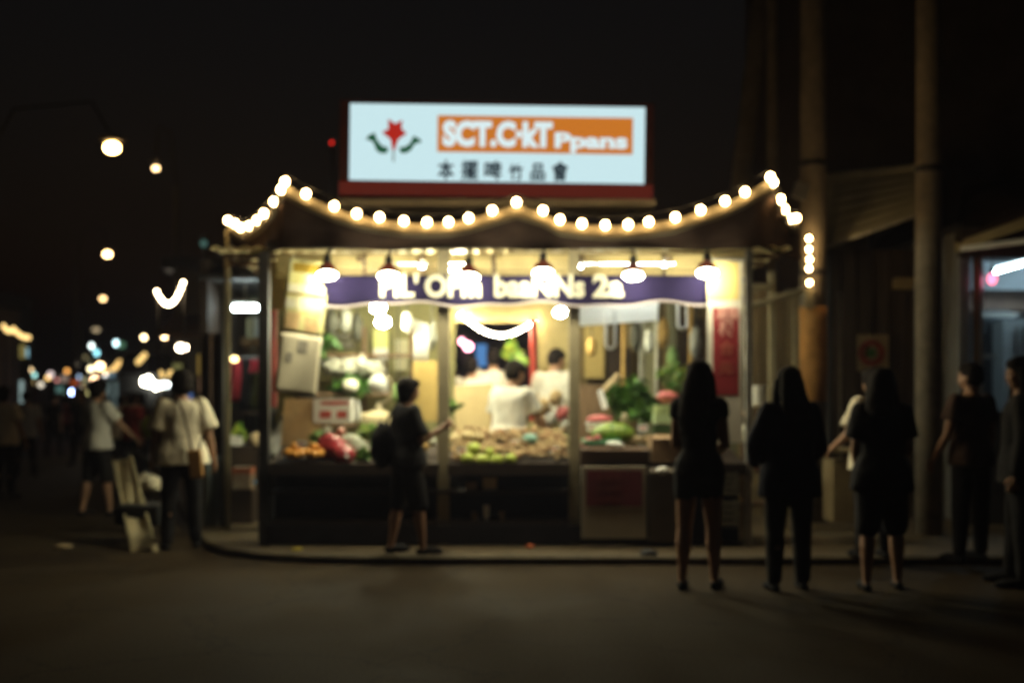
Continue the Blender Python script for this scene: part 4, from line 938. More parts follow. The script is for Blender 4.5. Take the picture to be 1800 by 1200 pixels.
# ------------------------------------------------------------------ ground
def asphalt():
    m = bpy.data.materials.new('asphalt'); m.use_nodes = True
    nt = m.node_tree; n = nt.nodes; L = nt.links; b = n['Principled BSDF']
    tc = n.new('ShaderNodeTexCoord')
    n1 = n.new('ShaderNodeTexNoise'); n1.inputs['Scale'].default_value = .55; n1.inputs['Detail'].default_value = 8; n1.inputs['Roughness'].default_value = .7
    n2 = n.new('ShaderNodeTexNoise'); n2.inputs['Scale'].default_value = 70; n2.inputs['Detail'].default_value = 4
    vo = n.new('ShaderNodeTexVoronoi'); vo.feature = 'DISTANCE_TO_EDGE'; vo.inputs['Scale'].default_value = .7
    for q in (n1, n2): L.new(tc.outputs['Object'], q.inputs['Vector'])
    wv = n.new('ShaderNodeVectorMath'); wv.operation = 'ADD'
    sc = n.new('ShaderNodeVectorMath'); sc.operation = 'SCALE'; sc.inputs['Scale'].default_value = 1.2
    L.new(n1.outputs['Color'], sc.inputs[0]); L.new(tc.outputs['Object'], wv.inputs[0]); L.new(sc.outputs[0], wv.inputs[1]); L.new(wv.outputs[0], vo.inputs['Vector'])
    r1 = n.new('ShaderNodeValToRGB'); e = r1.color_ramp.elements
    e[0].position = .3; e[0].color = (.027, .0180, .0085, 1); e[1].position = .72; e[1].color = (.045, .0302, .0145, 1)
    L.new(n1.outputs['Fac'], r1.inputs['Fac'])
    r2 = n.new('ShaderNodeValToRGB'); e = r2.color_ramp.elements; e[0].position = .3; e[0].color = (.4, .4, .4, 1); e[1].position = .7; e[1].color = (1.45, 1.45, 1.45, 1)
    L.new(n2.outputs['Fac'], r2.inputs['Fac'])
    r3 = n.new('ShaderNodeValToRGB'); e = r3.color_ramp.elements; e[0].position = .0; e[0].color = (.45, .45, .45, 1); e[1].position = .012; e[1].color = (1, 1, 1, 1)
    L.new(vo.outputs['Distance'], r3.inputs['Fac'])
    m1 = n.new('ShaderNodeMix'); m1.data_type = 'RGBA'; m1.blend_type = 'MULTIPLY'; m1.inputs[0].default_value = 1
    m2 = n.new('ShaderNodeMix'); m2.data_type = 'RGBA'; m2.blend_type = 'MULTIPLY'; m2.inputs[0].default_value = 1
    L.new(r1.outputs['Color'], m1.inputs[6]); L.new(r2.outputs['Color'], m1.inputs[7]); L.new(m1.outputs[2], m2.inputs[6]); L.new(r3.outputs['Color'], m2.inputs[7]); L.new(m2.outputs[2], b.inputs['Base Color'])
    mr = n.new('ShaderNodeMapRange'); mr.inputs['From Min'].default_value = .35; mr.inputs['From Max'].default_value = .65; mr.inputs['To Min'].default_value = .78; mr.inputs['To Max'].default_value = .95
    L.new(n1.outputs['Fac'], mr.inputs['Value']); L.new(mr.outputs[0], b.inputs['Roughness'])
    b.inputs['Specular IOR Level'].default_value = .12
    bp = n.new('ShaderNodeBump'); bp.inputs['Strength'].default_value = .35; bp.inputs['Distance'].default_value = .01
    L.new(n2.outputs['Fac'], bp.inputs['Height']); L.new(bp.outputs['Normal'], b.inputs['Normal'])
    return m
g = MB(); g.grid(lambda u, v: (-200 + 400 * u, -60 + 460 * v, 0), 4, 4); tag(g.build('road', asphalt()), kind='structure')
edge = [(24, 9.55), (6, 9.55), (-1.2, 9.57), (-1.75, 9.66), (-2.2, 9.84), (-2.55, 10.12), (-2.8, 10.5), (-3.0, 11.0), (-3.4, 12.1), (-24, 69.5)]
def inset(pts, d):
    out = []
    for i, p in enumerate(pts):
        a = Vector(pts[max(0, i - 1)]); c = Vector(pts[min(len(pts) - 1, i + 1)]); t = (c - a).normalized(); nn = Vector((t.y, -t.x)); out.append(Vector(p) + nn * d)
    return out
inn = inset(edge, .15)
if inn[1].y < 9.55: inn = inset(edge, -.15)
pv = MB(); poly = [Vector((p.x, p.y, -.02)) for p in inn] + [Vector((24, 69.5, -.02))]
pv.prism(poly, (0, 0, KZ + .02)); tag(pv.build('pavement', mat('concrete_paving', (.085, .062, .034), .85, .28, 3, 0, .3, 40, .3)), kind='structure')
kb_ = MB(); n = len(edge)
vs = [Vector((*edge[i], -.02)) for i in range(n)] + [Vector((*edge[i], KZ - .012)) for i in range(n)] + [Vector((*inset(edge, .02 if inn[1].y > 9.55 else -.02)[i], KZ + .004)) for i in range(n)] + [Vector((inn[i].x, inn[i].y, KZ + .004)) for i in range(n)] + [Vector((inn[i].x, inn[i].y, -.02)) for i in range(n)]
kb_.add(vs, [(r * n + i, r * n + i + 1, (r + 1) * n + i + 1, (r + 1) * n + i) for r in range(4) for i in range(n - 1)])
tag(kb_.build('kerb', mat('kerb_stone', (.085, .066, .04), .85, .3, 5, 0, .3, 30, .3)), kind='structure')
# litter
for i, (px, py, m, s, l) in enumerate(((522, 967, mat('yellow_scrap', (.45, .36, .04), .7, .2, 9), .05, 'small yellow scrap on the pavement edge'), (931, 962, mat('orange_scrap', (.45, .10, .03), .7, .2, 9), .045, 'small orange red scrap on the pavement under the middle bay'),
                                    (112, 962, M_cardpale, .09, 'flat pale scrap on the road at the left'), (1140, 985, M_black, .08, 'dark lump of litter on the kerb before the maroon board'))):
    z = KZ if i in (0, 1, 3) else 0.0; Y = (EYE - z) * F / (py - 700)
    if i == 3: Y = 9.66
    b = MB(); p = Vector((WX(px, Y), Y, z + .012)); b.ball(p, (s, s * .8, .02 if i != 3 else .04), 10, 6, amp=.4, fr=2, seed=i); tag(b.build('litter', m, smooth=True, loc=p), l, 'litter')
# ------------------------------------------------------------------ bags and pushcart on the street
bg = thing('shoulder_bag', W(345, 842, 10.4), 'tan shoulder bag on the right hip of the person in cream shirt', 'bag')
b = MB(); c = W(344, 815, 10.4); b.box(c, (.125, .06, .26), roty(-6)); o = b.build('bag_body', mat('tan_leather', (.42, .22, .07), .6, .15, 8), bg)
md = o.modifiers.new('bevel', 'BEVEL'); md.width = .02; md.segments = 3
b = MB(); b.tube([W(338, 792, 10.40), W(331, 760, 10.40), W(323, 727, 10.41), W(314, 706, 10.46), W(307, 700, 10.58)], .011, 8); b.tube([W(350, 792, 10.42), W(356, 765, 10.48)], .009, 6); b.build('strap', C_brown, bg)
bg = thing('shoulder_bag', W(672, 822, 9.72), 'dark soft bag hanging behind the person reaching for the stall post', 'bag')
b = MB(); b.ball(W(672, 782, 9.72), (.10, .11, .19), 16, 12, amp=.22, fr=2); b.build('bag_body', C_black, bg, True)
b = MB(); b.tube([W(676, 748, 9.72), W(690, 722, 9.72), W(704, 704, 9.74)], .012, 8); b.build('strap', C_black, bg)
b = MB(); b.ball(W(262, 751, 17.8), (.12, .1, .17), 14, 10, amp=.25, fr=2); tag(b.build('plastic_bag', mat('lime_plastic_bag', (.40, .55, .06), .4, .15, 6), smooth=True, loc=W(262, 751, 17.8)), 'lime green plastic bag carried in the street crowd', 'bag')
ct = thing('pushcart', (WX(245, 12.0), 12.0, 0), 'folding pushcart with pale canvas sides and a dark cross box, held by the reaching person', 'cart')
M_canvas = mat('pale_canvas', (.50, .42, .25), .85, .2, 5, 0, .2, 20)
Yc = 11.3
M_palewood_early = mat('pale_frame_wood', (.36, .30, .17), .8, .2, 5)
b = MB(); b.grid(lambda u, v: W(200 + 30 * u + (234 - 200) * v + 12 * u * v, 812 - 8 * u + 161 * v, 12.0 - 1.62 * v + .03 * math.sin(u * 5 + v * 7)), 8, 16, 0, .012, (.3, .8, .4)); b.build('canvas_side', M_canvas, ct, True)
b = MB(); b.tube([W(200, 810, 12.0), W(233, 973, 10.37)], .016, 8); b.tube([W(230, 803, 12.0), W(276, 972, 10.38)], .016, 8); b.build('side_frame', M_palewood_early, ct)
b = MB(); b.box(W(252, 902, Yc - .1), (.44, .42, .20)); o = b.build('cross_box', M_black, ct); md = o.modifiers.new('bevel', 'BEVEL'); md.width = .03; md.segments = 2
for q in (0, .34):
    b = MB(); b.tube([W(221, 792, 12.9 - .1) + Vector((q * .3, 0, 0)), W(248, 842, 12.4) + Vector((q, 0, 0)), W(272, 884, 11.75) + Vector((q * .8, 0, 0))], .014, 8); b.build('frame_tube', M_darkmetal, ct)
b = MB(); b.tube([W(221, 792, 12.8), W(221, 792, 12.8) + Vector((.102, 0, 0))], .016, 8); b.build('handle', M_black, ct)
for q in (-.2, .2):
    wc = Vector((WX(250, 11.9) + q, 12.05, .085)); b = MB(); b.lathe([(.03, -.018), (.085, -.018), (.085, .018), (.03, .018)], wc, 18, rot=roty(90)); b.build('wheel', M_black, ct)
b = MB(); b.tube([Vector((WX(250, 11.9) - .2, 12.05, .085)), Vector((WX(250, 11.9) + .2, 12.05, .085))], .01, 8); b.build('axle', M_darkmetal, ct)
for q in (-.19, .19):
    b = MB(); b.tube([Vector((WX(250, 11.9) + q, 12.05, .085)), Vector((WX(252, 11.8) + q, 11.9, .26))], .012, 6); b.build('strut', M_darkmetal, ct)
b = MB(); b.ball(W(263, 850, 12.0), (.13, .13, .09), 20, 14, amp=.6, fr=2.6, seed=4, rot=roty(24)); tag(b.build('parcel', C_cream, smooth=True, loc=W(262, 862, 12.0)), 'pale crumpled bundle riding on top of the pushcart', 'parcel')

# ------------------------------------------------------------------ shop left of the stall
def P2(x0, x1, y0, y1, z0, z1): b = MB(); b.bbox(x0, x1, y0, y1, z0, z1); return b
SYL = 14.2
sl = thing('side_shop', (WX(425, SYL), SYL, KZ), 'small shop between the stall and the dark street, shelves under a fluorescent tube', 'shop')
P2(WX(362, SYL), WX(560, SYL), SYL + .9, SYL + .96, KZ, 3.1).build('back_wall', mat('dull_green_wall', (.20, .22, .15), .8, .2, 3), sl)
P2(WX(352, 13), WX(365, 13), 13.0, SYL + .9, KZ, 3.0).build('side_wall', M_darkboard, sl)
P2(WX(352, 13), WX(560, 13), 12.9, SYL + .96, WZ(492, 13), WZ(484, 13)).build('roof', M_darkmetal, sl)
for py in (612, 725): P2(WX(388, SYL), WX(540, SYL), SYL + .5, SYL + .89, WZ(py, SYL) - .03, WZ(py, SYL)).build('shelf_board', M_wood, sl)
P2(WX(372, 12.6), WX(466, 12.6), 12.5, 13.1, KZ, WZ(783, 12.6)).build('counter', M_darkboard, sl)
M_packs = [mat('pack_%s' % a, c, .5, .15, 8) for a, c in (('cream', (.55, .52, .30)), ('pale_green', (.35, .45, .28)), ('white', (.6, .62, .55)), ('brown', (.20, .11, .04)))]
for i, px in enumerate((396, 412, 427, 441, 455)):
    b = MB(); b.box(W(px, 578, SYL + .7), (.085, .15, .27)); tag(b.build('goods_pack', M_packs[(0, 1, 0, 0, 2)[i]], loc=W(px, 610, SYL + .7)), 'pack standing on the upper shelf of the side shop, %s from left' % ('first', 'second', 'third', 'fourth', 'fifth')[i], 'pack', 'packs on the upper shelf of the side shop')
for i, px in enumerate((408, 432, 454)):
    b = MB(); b.ball(W(px, 602, SYL + .42), (.095, .08, .07), 12, 8, amp=.3, fr=2.4, seed=i); tag(b.build('brown_basket', M_packs[3], smooth=True, loc=W(px, 610, SYL + .42)), 'brown basket hanging before the upper shelf of the side shop, %s' % ('left', 'middle', 'right')[i], 'basket', 'brown baskets in the side shop')
t = thing('fluorescent_lamp', W(431, 540, 13.4), 'bright white fluorescent tube over the side shop left of the stall', 'lamp')
b = MB(); b.tube([W(410, 541, 13.4), W(452, 541, 13.4)], .036, 12); b.build('tube', emis('lit_fluorescent_bright', (.80, .97, .95), 60), t, True)
b = MB(); b.box(W(431, 530, 13.4), (.36, .07, .04)); b.tube([W(431, 530, 13.4), W(431, 489, 13.4)], .008, 6); b.build('housing', M_steel, t)
def hang_cloth(px0, px1, py0, py1, Y, m, label, cat):
    b = MB(); b.grid(lambda u, v: W(px0 + (px1 - px0) * u + 2 * math.sin(v * 5), py0 + (py1 - py0) * v, Y + .03 * math.sin(u * 9 + v * 2)), 12, 8, 0, .012, (0, 1, 0))
    return tag(b.build('hanging_garment', m, smooth=True, loc=W(px0, py0, Y)), label, cat, 'garments hanging in the side shop')
b = MB(); b.tube([W(384, 628, 13.7), W(462, 628, 13.7)], .012, 8); b.build('hanging_rail', M_steel, sl)
C_pinkred = cloth('pink_red', (.50, .06, .08))
hang_cloth(387, 403, 600, 672, 13.75, C_blue, 'pale blue grey garment at the left of the side shop rail', 'garment')
hang_cloth(404, 423, 629, 706, 13.68, C_pinkred, 'long pink red garment on the side shop rail', 'garment')
hang_cloth(424, 440, 630, 720, 13.72, C_char, 'dark garment between two red ones on the side shop rail', 'garment')
hang_cloth(439, 455, 632, 655, 13.66, C_pinkred, 'short pink red garment on the side shop rail', 'garment')
hang_cloth(440, 460, 656, 722, 13.72, C_green, 'pale olive printed garment under the short red one', 'garment')
t = thing('hanging_bulb', W(412, 631, 13.3), 'small yellow bulb in front of the red garments', 'bulb')
b = MB(); b.ball(W(412, 631, 13.3), (.045, .04, .035), 10, 8); b.build('bulb', emis('lit_yellow_bulb', (1, .72, .28), 7), t, True)
b = MB(); b.tube([W(412, 625, 13.3), W(412, 489, 13.3)], .005, 6); b.build('cord', M_cord, t)
bunch('greens', 'green and yellow vegetables on the side shop counter', 'vegetable', W(432, 775, 12.75), (.16, .12, .2), 160, None, .09, mats=[G_mid, G_lime, G_dark], seed=33)
b = MB(); b.box(W(412, 773, 12.7), (.20, .2, .10), roty(8)); tag(b.build('white_box', M_paper, loc=W(412, 780, 12.7)), 'white box tilted on the side shop counter', 'box')
b = MB(); b.ball(W(449, 772, 12.65), (.08, .08, .08), 12, 8, amp=.3, fr=2); tag(b.build('paper_bag', M_cardpale, smooth=True, loc=W(449, 780, 12.65)), 'brownish paper bag on the side shop counter', 'bag')
t = thing('goods_carton', W(428, 880, 12.2), 'colourful carton standing low before the side shop counter', 'box')
b = MB(); b.box(W(428, 848, 12.2), (.20, .2, .34)); b.build('box_body', mat('faded_box_print', (.30, .26, .20), .6, .5, 7, 0, 0, 40, .3, (.12, .05, .03)), t)
b = MB(); b.box(W(428, 826, 12.2), (.205, .205, .06)); b.build('red_band', mat('rust_red_print', (.26, .07, .03), .6, .3, 8), t)
b = MB(); b.box(W(428, 877, 12.2) - Vector((0, 0, .16)), (.24, .24, .55)); o = tag(b.build('stool_block', M_darkboard, loc=Vector((WX(428, 12.2), 12.2, KZ))), 'dark stand under the colourful carton', 'stand')
b = MB(); b.ball(W(448, 847, 12.05), (.022, .02, .022), 10, 8); tag(b.build('blue_lid', mat('blue_cap', (.10, .28, .55), .4, .1, 8), smooth=True, loc=W(448, 847, 12.05)), 'small blue cap poking out by the carton', 'cap')
b = MB(); b.grid(lambda u, v: W(346 + 40 * u + 3 * math.sin(v * 6), 800 + 155 * v, 11.9 + .05 * math.sin(u * 11)), 14, 10, 0, .006, (0, 1, 0)); tag(b.build('plastic_curtain', mat('grey_blue_plastic', (.16, .19, .19), .4, .3, 4), smooth=True, loc=W(366, 955, 11.9)), 'grey blue plastic sheet hanging low beside the person in cream shirt', 'sheet')
b = MB(); b.grid(lambda u, v: W(354 + 38 * u, 585 + 215 * v, 12.1 + .05 * math.sin(u * 12)), 14, 6, 0, .01, (0, 1, 0)); tag(b.build('dark_tarpaulin', M_tarp_dark, smooth=True, loc=W(372, 800, 12.1)), 'dark tarpaulin hung at the corner of the side shop', 'tarpaulin')
b = MB(); b.tube([W(392, 500, 11.75), W(392, 955, 11.75)], .035, 10); tag(b.build('dark_pole', M_darkmetal, smooth=True, loc=W(392, 955, 11.75)), 'dark pole at the left corner in front of the side shop', 'pole')
b = MB(); b.bbox(WX(478, 10.5), WX(486, 10.5), 10.46, 10.5, WZ(715, 10.5), WZ(545, 10.5)); tag(b.build('red_strip_banner', mat('red_strip', (.30, .05, .04), .8, .2, 6), loc=W(482, 715, 10.5)), 'narrow red strip hanging between the dark post and leaning banner', 'banner')
b = MB(); b.bbox(WX(476, 10.7), WX(512, 10.7), 10.7, 10.74, WZ(545, 10.7), WZ(462, 10.7)); tag(b.build('tan_board', mat('dull_tan_board', (.22, .16, .08), .8, .2, 4), loc=W(494, 545, 10.7)), 'dull tan board behind the top of the leaning banner', 'board')

# ------------------------------------------------------------------ the dark street: buildings, lamps, cars
def house(x0, x1, y0, y1, h, label, lit=(), face='y', group='dark houses along the street', tint=(.11, .095, .075)):
    t = thing('shop_house', ((x0 + x1) / 2, y0, 0), label, 'building', group)
    b = MB(); b.bbox(x0, x1, y0, y1, 0, h); b.build('wall', mat('plaster_%d' % (h * 100), tint, .85, .3, 1.5, 0, .2, 8), t)
    b = MB(); b.bbox(x0 - .15, x1 + .15, y0 - .2, y1 + .1, h + .004, h + .22); b.build('roof', M_darkmetal, t)
    b = MB(); b.prism([Vector((x0, y0 - .004, 2.9)), Vector((x0, y0 - 1.1, 2.5)), Vector((x0, y0 - 1.1, 2.45)), Vector((x0, y0 - .004, 2.84))], (x1 - x0, 0, 0)); b.build('awning', M_tarp_dark, t)
    nw = max(1, int((x1 - x0) / 1.6))
    for i in range(nw):
        cx = x0 + (i + .5) * (x1 - x0) / nw
        if h > 4.4:
            f = P2(cx - .5, cx + .5, y0 - .05, y0 - .003, 3.3, 4.3).build('window', M_darkmetal, t)
            P2(cx - .44, cx + .44, y0 - .056, y0 - .052, 3.36, 4.24).build('pane', mat('dark_glass', (.01, .011, .013), .08, .1, 5, 0, 0, 40, .5), f)
        P2(cx - .62, cx + .62, y0 - .03, y0 - .003, .02, 2.3).build('shutter', mat('roller_shutter', (.10, .10, .09), .6, .2, 3, .3, 0, 40, .4, None, 0, (1, 1, 14)), t)
    return t
house(-24, -15.6, 30, 36, 4.2, 'low dark house at the far left edge of the street')
house(-30, -19.4, 38, 46, 5.2, 'two storey dark house left of the street lamps')
house(WX(304, 20.5), WX(304, 20.5) + 3.4, 20.5, 26, 3.7, 'dark house directly behind the person in cream shirt', tint=(.09, .075, .055))
house(WX(302, 30), WX(302, 30) + 6, 30, 40, 4.6, 'taller dark house up the right side of the street')
house(WX(1440, 15.2), WX(2050, 15.2), 15.2, 20, 9.8, 'dark brown house behind the two concrete poles', tint=(.10, .07, .045))
def street_lamp(px, py, Y, r, m, label, side=-1.1, group='street lamps along the road'):
    p = W(px, py, Y); base = Vector((p.x + side, p.y + .2, 0))
    t = thing('street_lamp', base, label, 'street lamp', group)
    b = MB(); b.tube([base, base + Vector((0, 0, p.z - .3)), ], [.09, .055], 10); b.build('pole', M_darkmetal, t, True)
    b = MB(); b.tube([base + Vector((0, 0, p.z - .31)), base + Vector((-side * .25, -.05, p.z + .75)), p + Vector((side * .15, 0, .85)), p + Vector((0, 0, .18))], .028, 8); b.build('arm', M_black, t, True)
    b = MB(); b.ball(p + Vector((0, 0, .15)), (r * 2.3, r * 1.6, .06), 14, 6); b.build('lamp_head', M_darkmetal, t, True)
    b = MB(); b.ball(p, (r * 1.25, r * .9, r * .9), 14, 10); b.build('lamp_globe', m, t, True)
    return t
street_lamp(197, 260, 21, .115, emis('lit_sodium_near', (1, .58, .19), 40), 'nearest and biggest warm street lamp on the dark road', -2.5)
street_lamp(189, 447, 36, .10, emis('lit_sodium_mid', (1, .62, .26), 18), 'second warm street lamp, under the biggest one')
street_lamp(181, 525, 52, .11, emis('lit_sodium_mid2', (1, .64, .28), 6), 'third warm street lamp, smaller and lower')
street_lamp(169, 579, 75, .20, emis('lit_sodium_dim', (.8, .62, .36), .8), 'dim fourth street lamp far down the road')
street_lamp(274, 296, 23, .055, emis('lit_sodium_small', (1, .66, .30), 8), 'small warm lamp right of the biggest street lamp', .35)
def lamp(px, py, Y, r, col, s, label, sx=1.0, sz=1.0, group='small lamps down the street', name='stall_lamp', cat='lamp'):
    """lamp on its own thin post"""
    p = W(px, py, Y); t = thing(name, (p.x, p.y, 0), label, cat, group)
    b = MB(); b.tube([Vector((p.x, p.y + r + .04, 0)), Vector((p.x, p.y + r + .04, p.z + r * sz + .05))], .03, 8); b.build('post', M_darkmetal, t)
    b = MB(); b.box(Vector((p.x, p.y + .01, p.z + r * sz + .04)), (r * sx * 2.2, r * 2.2 + .06, .03)); b.build('cap', M_darkmetal, t)
    b = MB(); b.ball(p, (r * sx, r, r * sz), 12, 8); b.build('bulb', emis('lit_%02d%02d%02d_%d' % (col[0] * 99, col[1] * 99, col[2] * 99, s * 10), col, s), t, True)
    return t
warm = (1, .68, .34); cool = (.72, .95, 1.0)
for a in ((289, 590, 22, .06, warm, 16, 'round warm lamp right of the street lights, above the crowd'), (253, 593, 26, .06, (1, .75, .4), 9, 'oval warm lamp left of the round one'), (320, 611, 19, .075, (1, .80, .55), 22, 'wide bright lamp over the person in cream shirt', 1.3, .85),
          (161, 608, 50, .10, (.85, 1, .95), 5, 'pale lamp above the teal one in the distance', .9, 1.2), (170, 620, 48, .10, (.35, .85, .95), 3.5, 'teal lamp in the distance', .9, 1.2), (204, 603, 40, .09, (.65, .95, 1), 5, 'pale cyan lamp with a greenish sign beside it', .9, 1.2),
          (160, 648, 40, .10, (1, .86, .5), 5, 'yellow white lamp low in the distance'), (150, 628, 52, .10, (.5, .42, .2), .5, 'very dim olive lamp in the distance'), (160, 636, 55, .10, (.4, .4, .2), .4, 'second very dim olive lamp'),
          (167, 669, 35, .12, (1, .62, .35), 12, 'orange white lamp just over the crowd'), (197, 673, 35, .11, (1, .72, .42), 14, 'warm white lamp over the crowd'), (206, 688, 32, .10, (1, .08, .14), 16, 'glowing red pink lamp over the crowd'),
          (128, 689, 38, .10, (.42, .55, 1), 16, 'blue white lamp in the crowd'), (176, 644, 34, .12, warm, 9, 'bright lamp at the left end of the far string'), (53, 650, 30, .06, (1, .7, .35), 4, 'small warm lamp at the far left'), (60, 659, 31, .06, (.4, .85, .8), 2.5, 'small teal lamp at the far left'),
          (89, 658, 40, .10, (.9, .72, .7), 1.6, 'pinkish lamp left of the blue white one'), (60, 671, 33, .07, (.7, .5, .2), .7, 'faint brown lamp at the far left'), (149, 668, 42, .11, (.6, .55, .3), .6, 'faint yellow lamp left of the orange white lamp'),
          (291, 676, 26, .085, (.9, 1, 1), 14, 'white lamp right of the headlights'), (371, 578, 16, .06, (1, .60, .18), 6, 'tall orange lamp at the side shop corner', .8, 2.3), (583, 251, 24, .035, (1, .03, .02), 1.6, 'tiny red warning light on a mast left of the rooftop sign'), (358, 428, 18, .06, (.3, .65, .55), .16, 'faint teal lamp left of the canopy corner')):
    lamp(*a)
rnd = random.Random(12)
words = ['pale', 'amber', 'rosy', 'greenish', 'orange', 'bluish', 'honey', 'lemon', 'white', 'rusty', 'peach', 'icy', 'golden', 'cream']
spots = ['just above the heads', 'over the dark shirts', 'beside the pale van', 'near the blue white lamp', 'left of the truck', 'under the amber string', 'over the reaching person', 'by the teal sign', 'deep in the street', 'near the left houses', 'over the olive shirt', 'left of the sodium lamps', 'under the third street lamp', 'close to the horizon']
hues = [(1, .9, .7), (1, .62, .2), (1, .4, .35), (.5, .9, .6), (1, .45, .1), (.5, .7, 1), (1, .7, .3), (1, .9, .35), (1, 1, .95), (.8, .3, .1), (1, .7, .5), (.6, .95, 1), (1, .75, .25), (1, .85, .6)]
for i in range(14):
    px_, py_ = (72, 84, 100, 114, 118, 138, 145, 156, 186, 216, 224, 240, 230, 133)[i], (676, 664, 668, 690, 652, 662, 682, 690, 660, 676, 644, 662, 688, 640)[i]
    lamp(px_, py_, 34 + (i * 7) % 22, .075, hues[i], (1.6, 3, 1.2, 1.4, 2.5, 2.2, 3, 1.4, 5, 1.2, 2.2, 4, 5, 1.2)[i], 'small ' + words[i] + ' lamp ' + spots[i])
def far_string(a, sag, n, Y, r, m, label):
    (x0, y0), (x1, y1) = a
    pts = [W(x0 + (x1 - x0) * i / (n - 1), y0 + (y1 - y0) * i / (n - 1) + sag * 4 * (i / (n - 1)) * (1 - i / (n - 1)), Y) for i in range(n)]
    t = string_lights(label, pts, r, m, .03, 'string lights down the street', wire_r=.008)
    b = MB()
    for p in (pts[0], pts[-1]): b.tube([Vector((p.x, p.y + .05, 0)), Vector((p.x, p.y + .05, p.z + r + .04))], .022, 8)
    b.build('support_poles', M_darkmetal, t)
    return t
far_string(((276, 513), (322, 497)), 29, 13, 17.5, .028, emis('lit_globe_mid', (1, .74, .42), 30), 'bright sagging string of warm bulbs above the right side of the street')
far_string(((177, 648), (210, 636)), 10, 14, 34, .07, emis('lit_globe_amber', (1, .62, .20), 1.6), 'amber string of bulbs over the far crowd')
far_string(((243, 636), (254, 624)), 0, 6, 26, .06, emis('lit_globe_amber2', (1, .66, .22), 1.5), 'short steep amber string right of the far crowd')
far_string(((283, 655), (300, 654)), 7, 8, 24, .05, emis('lit_globe_amber2', (1, .66, .22), 1.5), 'short amber string above the white lamp')
far_string(((7, 573), (24, 578)), 6, 8, 25, .05, emis('lit_globe_amber3', (1, .66, .24), 2.2), 'upper left string of amber bulbs at the photo edge')
far_string(((24, 578), (50, 593)), 4, 9, 25, .05, emis('lit_globe_amber3', (1, .66, .24), 2.2), 'lower continuation of the amber string at the far left')
def lit_sign(x0, x1, y0, y1, Y, col, s, label, name='lit_sign'):
    t = thing(name, (WX((x0 + x1) / 2, Y), Y, 0), label, 'sign', 'small lit signs down the street')
    b = MB(); b.bbox(WX(x0, Y), WX(x1, Y), Y, Y + .12, WZ(y1, Y), WZ(y0, Y)); b.build('housing', M_darkmetal, t)
    b = MB(); b.bbox(WX(x0 + .6, Y), WX(x1 - .6, Y), Y - .012, Y - .003, WZ(y1 - .6, Y), WZ(y0 + .6, Y)); b.build('face', emis('sign_%d_%d' % (x0, y0), col, s), t)
    b = MB(); x = WX((x0 + x1) / 2, Y); b.tube([Vector((x, Y + .06, 0)), Vector((x, Y + .06, WZ(y1, Y)))], .04, 8); b.build('post', M_darkmetal, t)
for a in ((34, 46, 605, 630, 27, (.42, .34, .10), .45, 'dim yellow sign under the amber string at the far left'), (46, 52, 611, 628, 27, (.4, .8, .95), .8, 'narrow cyan sign beside the dim yellow one'), (34, 42, 668, 708, 26, (.55, .75, .72), .5, 'tall pale vertical sign at the far left'),
          (207, 220, 600, 612, 40, (.10, .24, .14), .8, 'dim green sign beside the pale cyan lamp'), (98, 112, 678, 690, 36, (.15, .32, .28), .5, 'dim teal sign left of the blue white lamp'), (106, 120, 658, 672, 37, (.5, .36, .28), .5, 'pale round edged sign over the far crowd'),  # dim green panel paints the greenish glow next to the cyan lamp
          (124, 140, 668, 676, 36, (.75, .14, .03), .5, 'small orange red sign over the far crowd'), (138, 141, 676, 684, 35, (.1, .3, .6), .6, 'tiny blue sign over the blue white lamp'), (303, 327, 638, 650, 19.2, (.25, .24, .08), .5, 'dim olive sign above the head of the person in cream shirt'),
          (346, 354, 622, 660, 15.6, (.40, .26, .06), .35, 'narrow amber upright sign left of the side shop'), (349, 354, 662, 690, 15.4, (.4, .22, .12), .3, 'narrow rusty upright sign left of the side shop'), (331, 339, 690, 702, 20, (.1, .2, .5), .6, 'small blue sign beside the bushy hair'), (190, 203, 652, 664, 30, (.2, .34, .42), .5, 'pale blue sign under the amber string')):
    lit_sign(*a)
# van with pale back and an oncoming car
vn = thing('parked_van', (WX(231, 31), 31, 0), 'pale box van half hidden by the street crowd', 'van')
Yv = 31; vx = WX(231, Yv)
b = MB(); b.bbox(vx - .75, vx + .75, Yv, Yv + 3.4, .55, WZ(659, Yv)); o = b.build('cargo_box', mat('pale_van_paint', (.50, .58, .56), .5, .1, 4), vn); md = o.modifiers.new('bevel', 'BEVEL'); md.width = .06; md.segments = 2
b = MB(); b.bbox(vx - .7, vx + .7, Yv - .02, Yv - .003, 1.1, 1.85); b.build('rear_window', emis('lit_van_rear', (.30, .42, .40), .28), vn)  # rear panel glows by emission in place of light on the van back
b = MB(); b.bbox(vx - .7, vx + .7, Yv + 3.41, Yv + 4.7, .5, 1.5); b.build('cab', MATS['pale_van_paint'], vn)
for sx in (-.66, .66):
    for yy in (Yv + .7, Yv + 3.9):
        b = MB(); b.lathe([(.0, -.1), (.3, -.1), (.32, 0), (.3, .1), (0, .1)], (vx + sx, yy, .32), 18, rot=roty(90)); b.build('wheel', M_black, vn)
    b = MB(); b.box((vx + sx, Yv - .012, .8), (.12, .02, .2)); b.build('tail_light', mat('red_lens', (.3, .02, .02), .3, .1, 5), vn)
Yk = 28.0
kx = WX(266, Yk)
car = thing('oncoming_truck', (kx, Yk, 0), 'oncoming truck with both headlights glaring over the crowd', 'truck')
prof = [(.0, .5), (.0, 1.95), (.35, 2.55), (1.6, 2.6), (1.6, .5)]
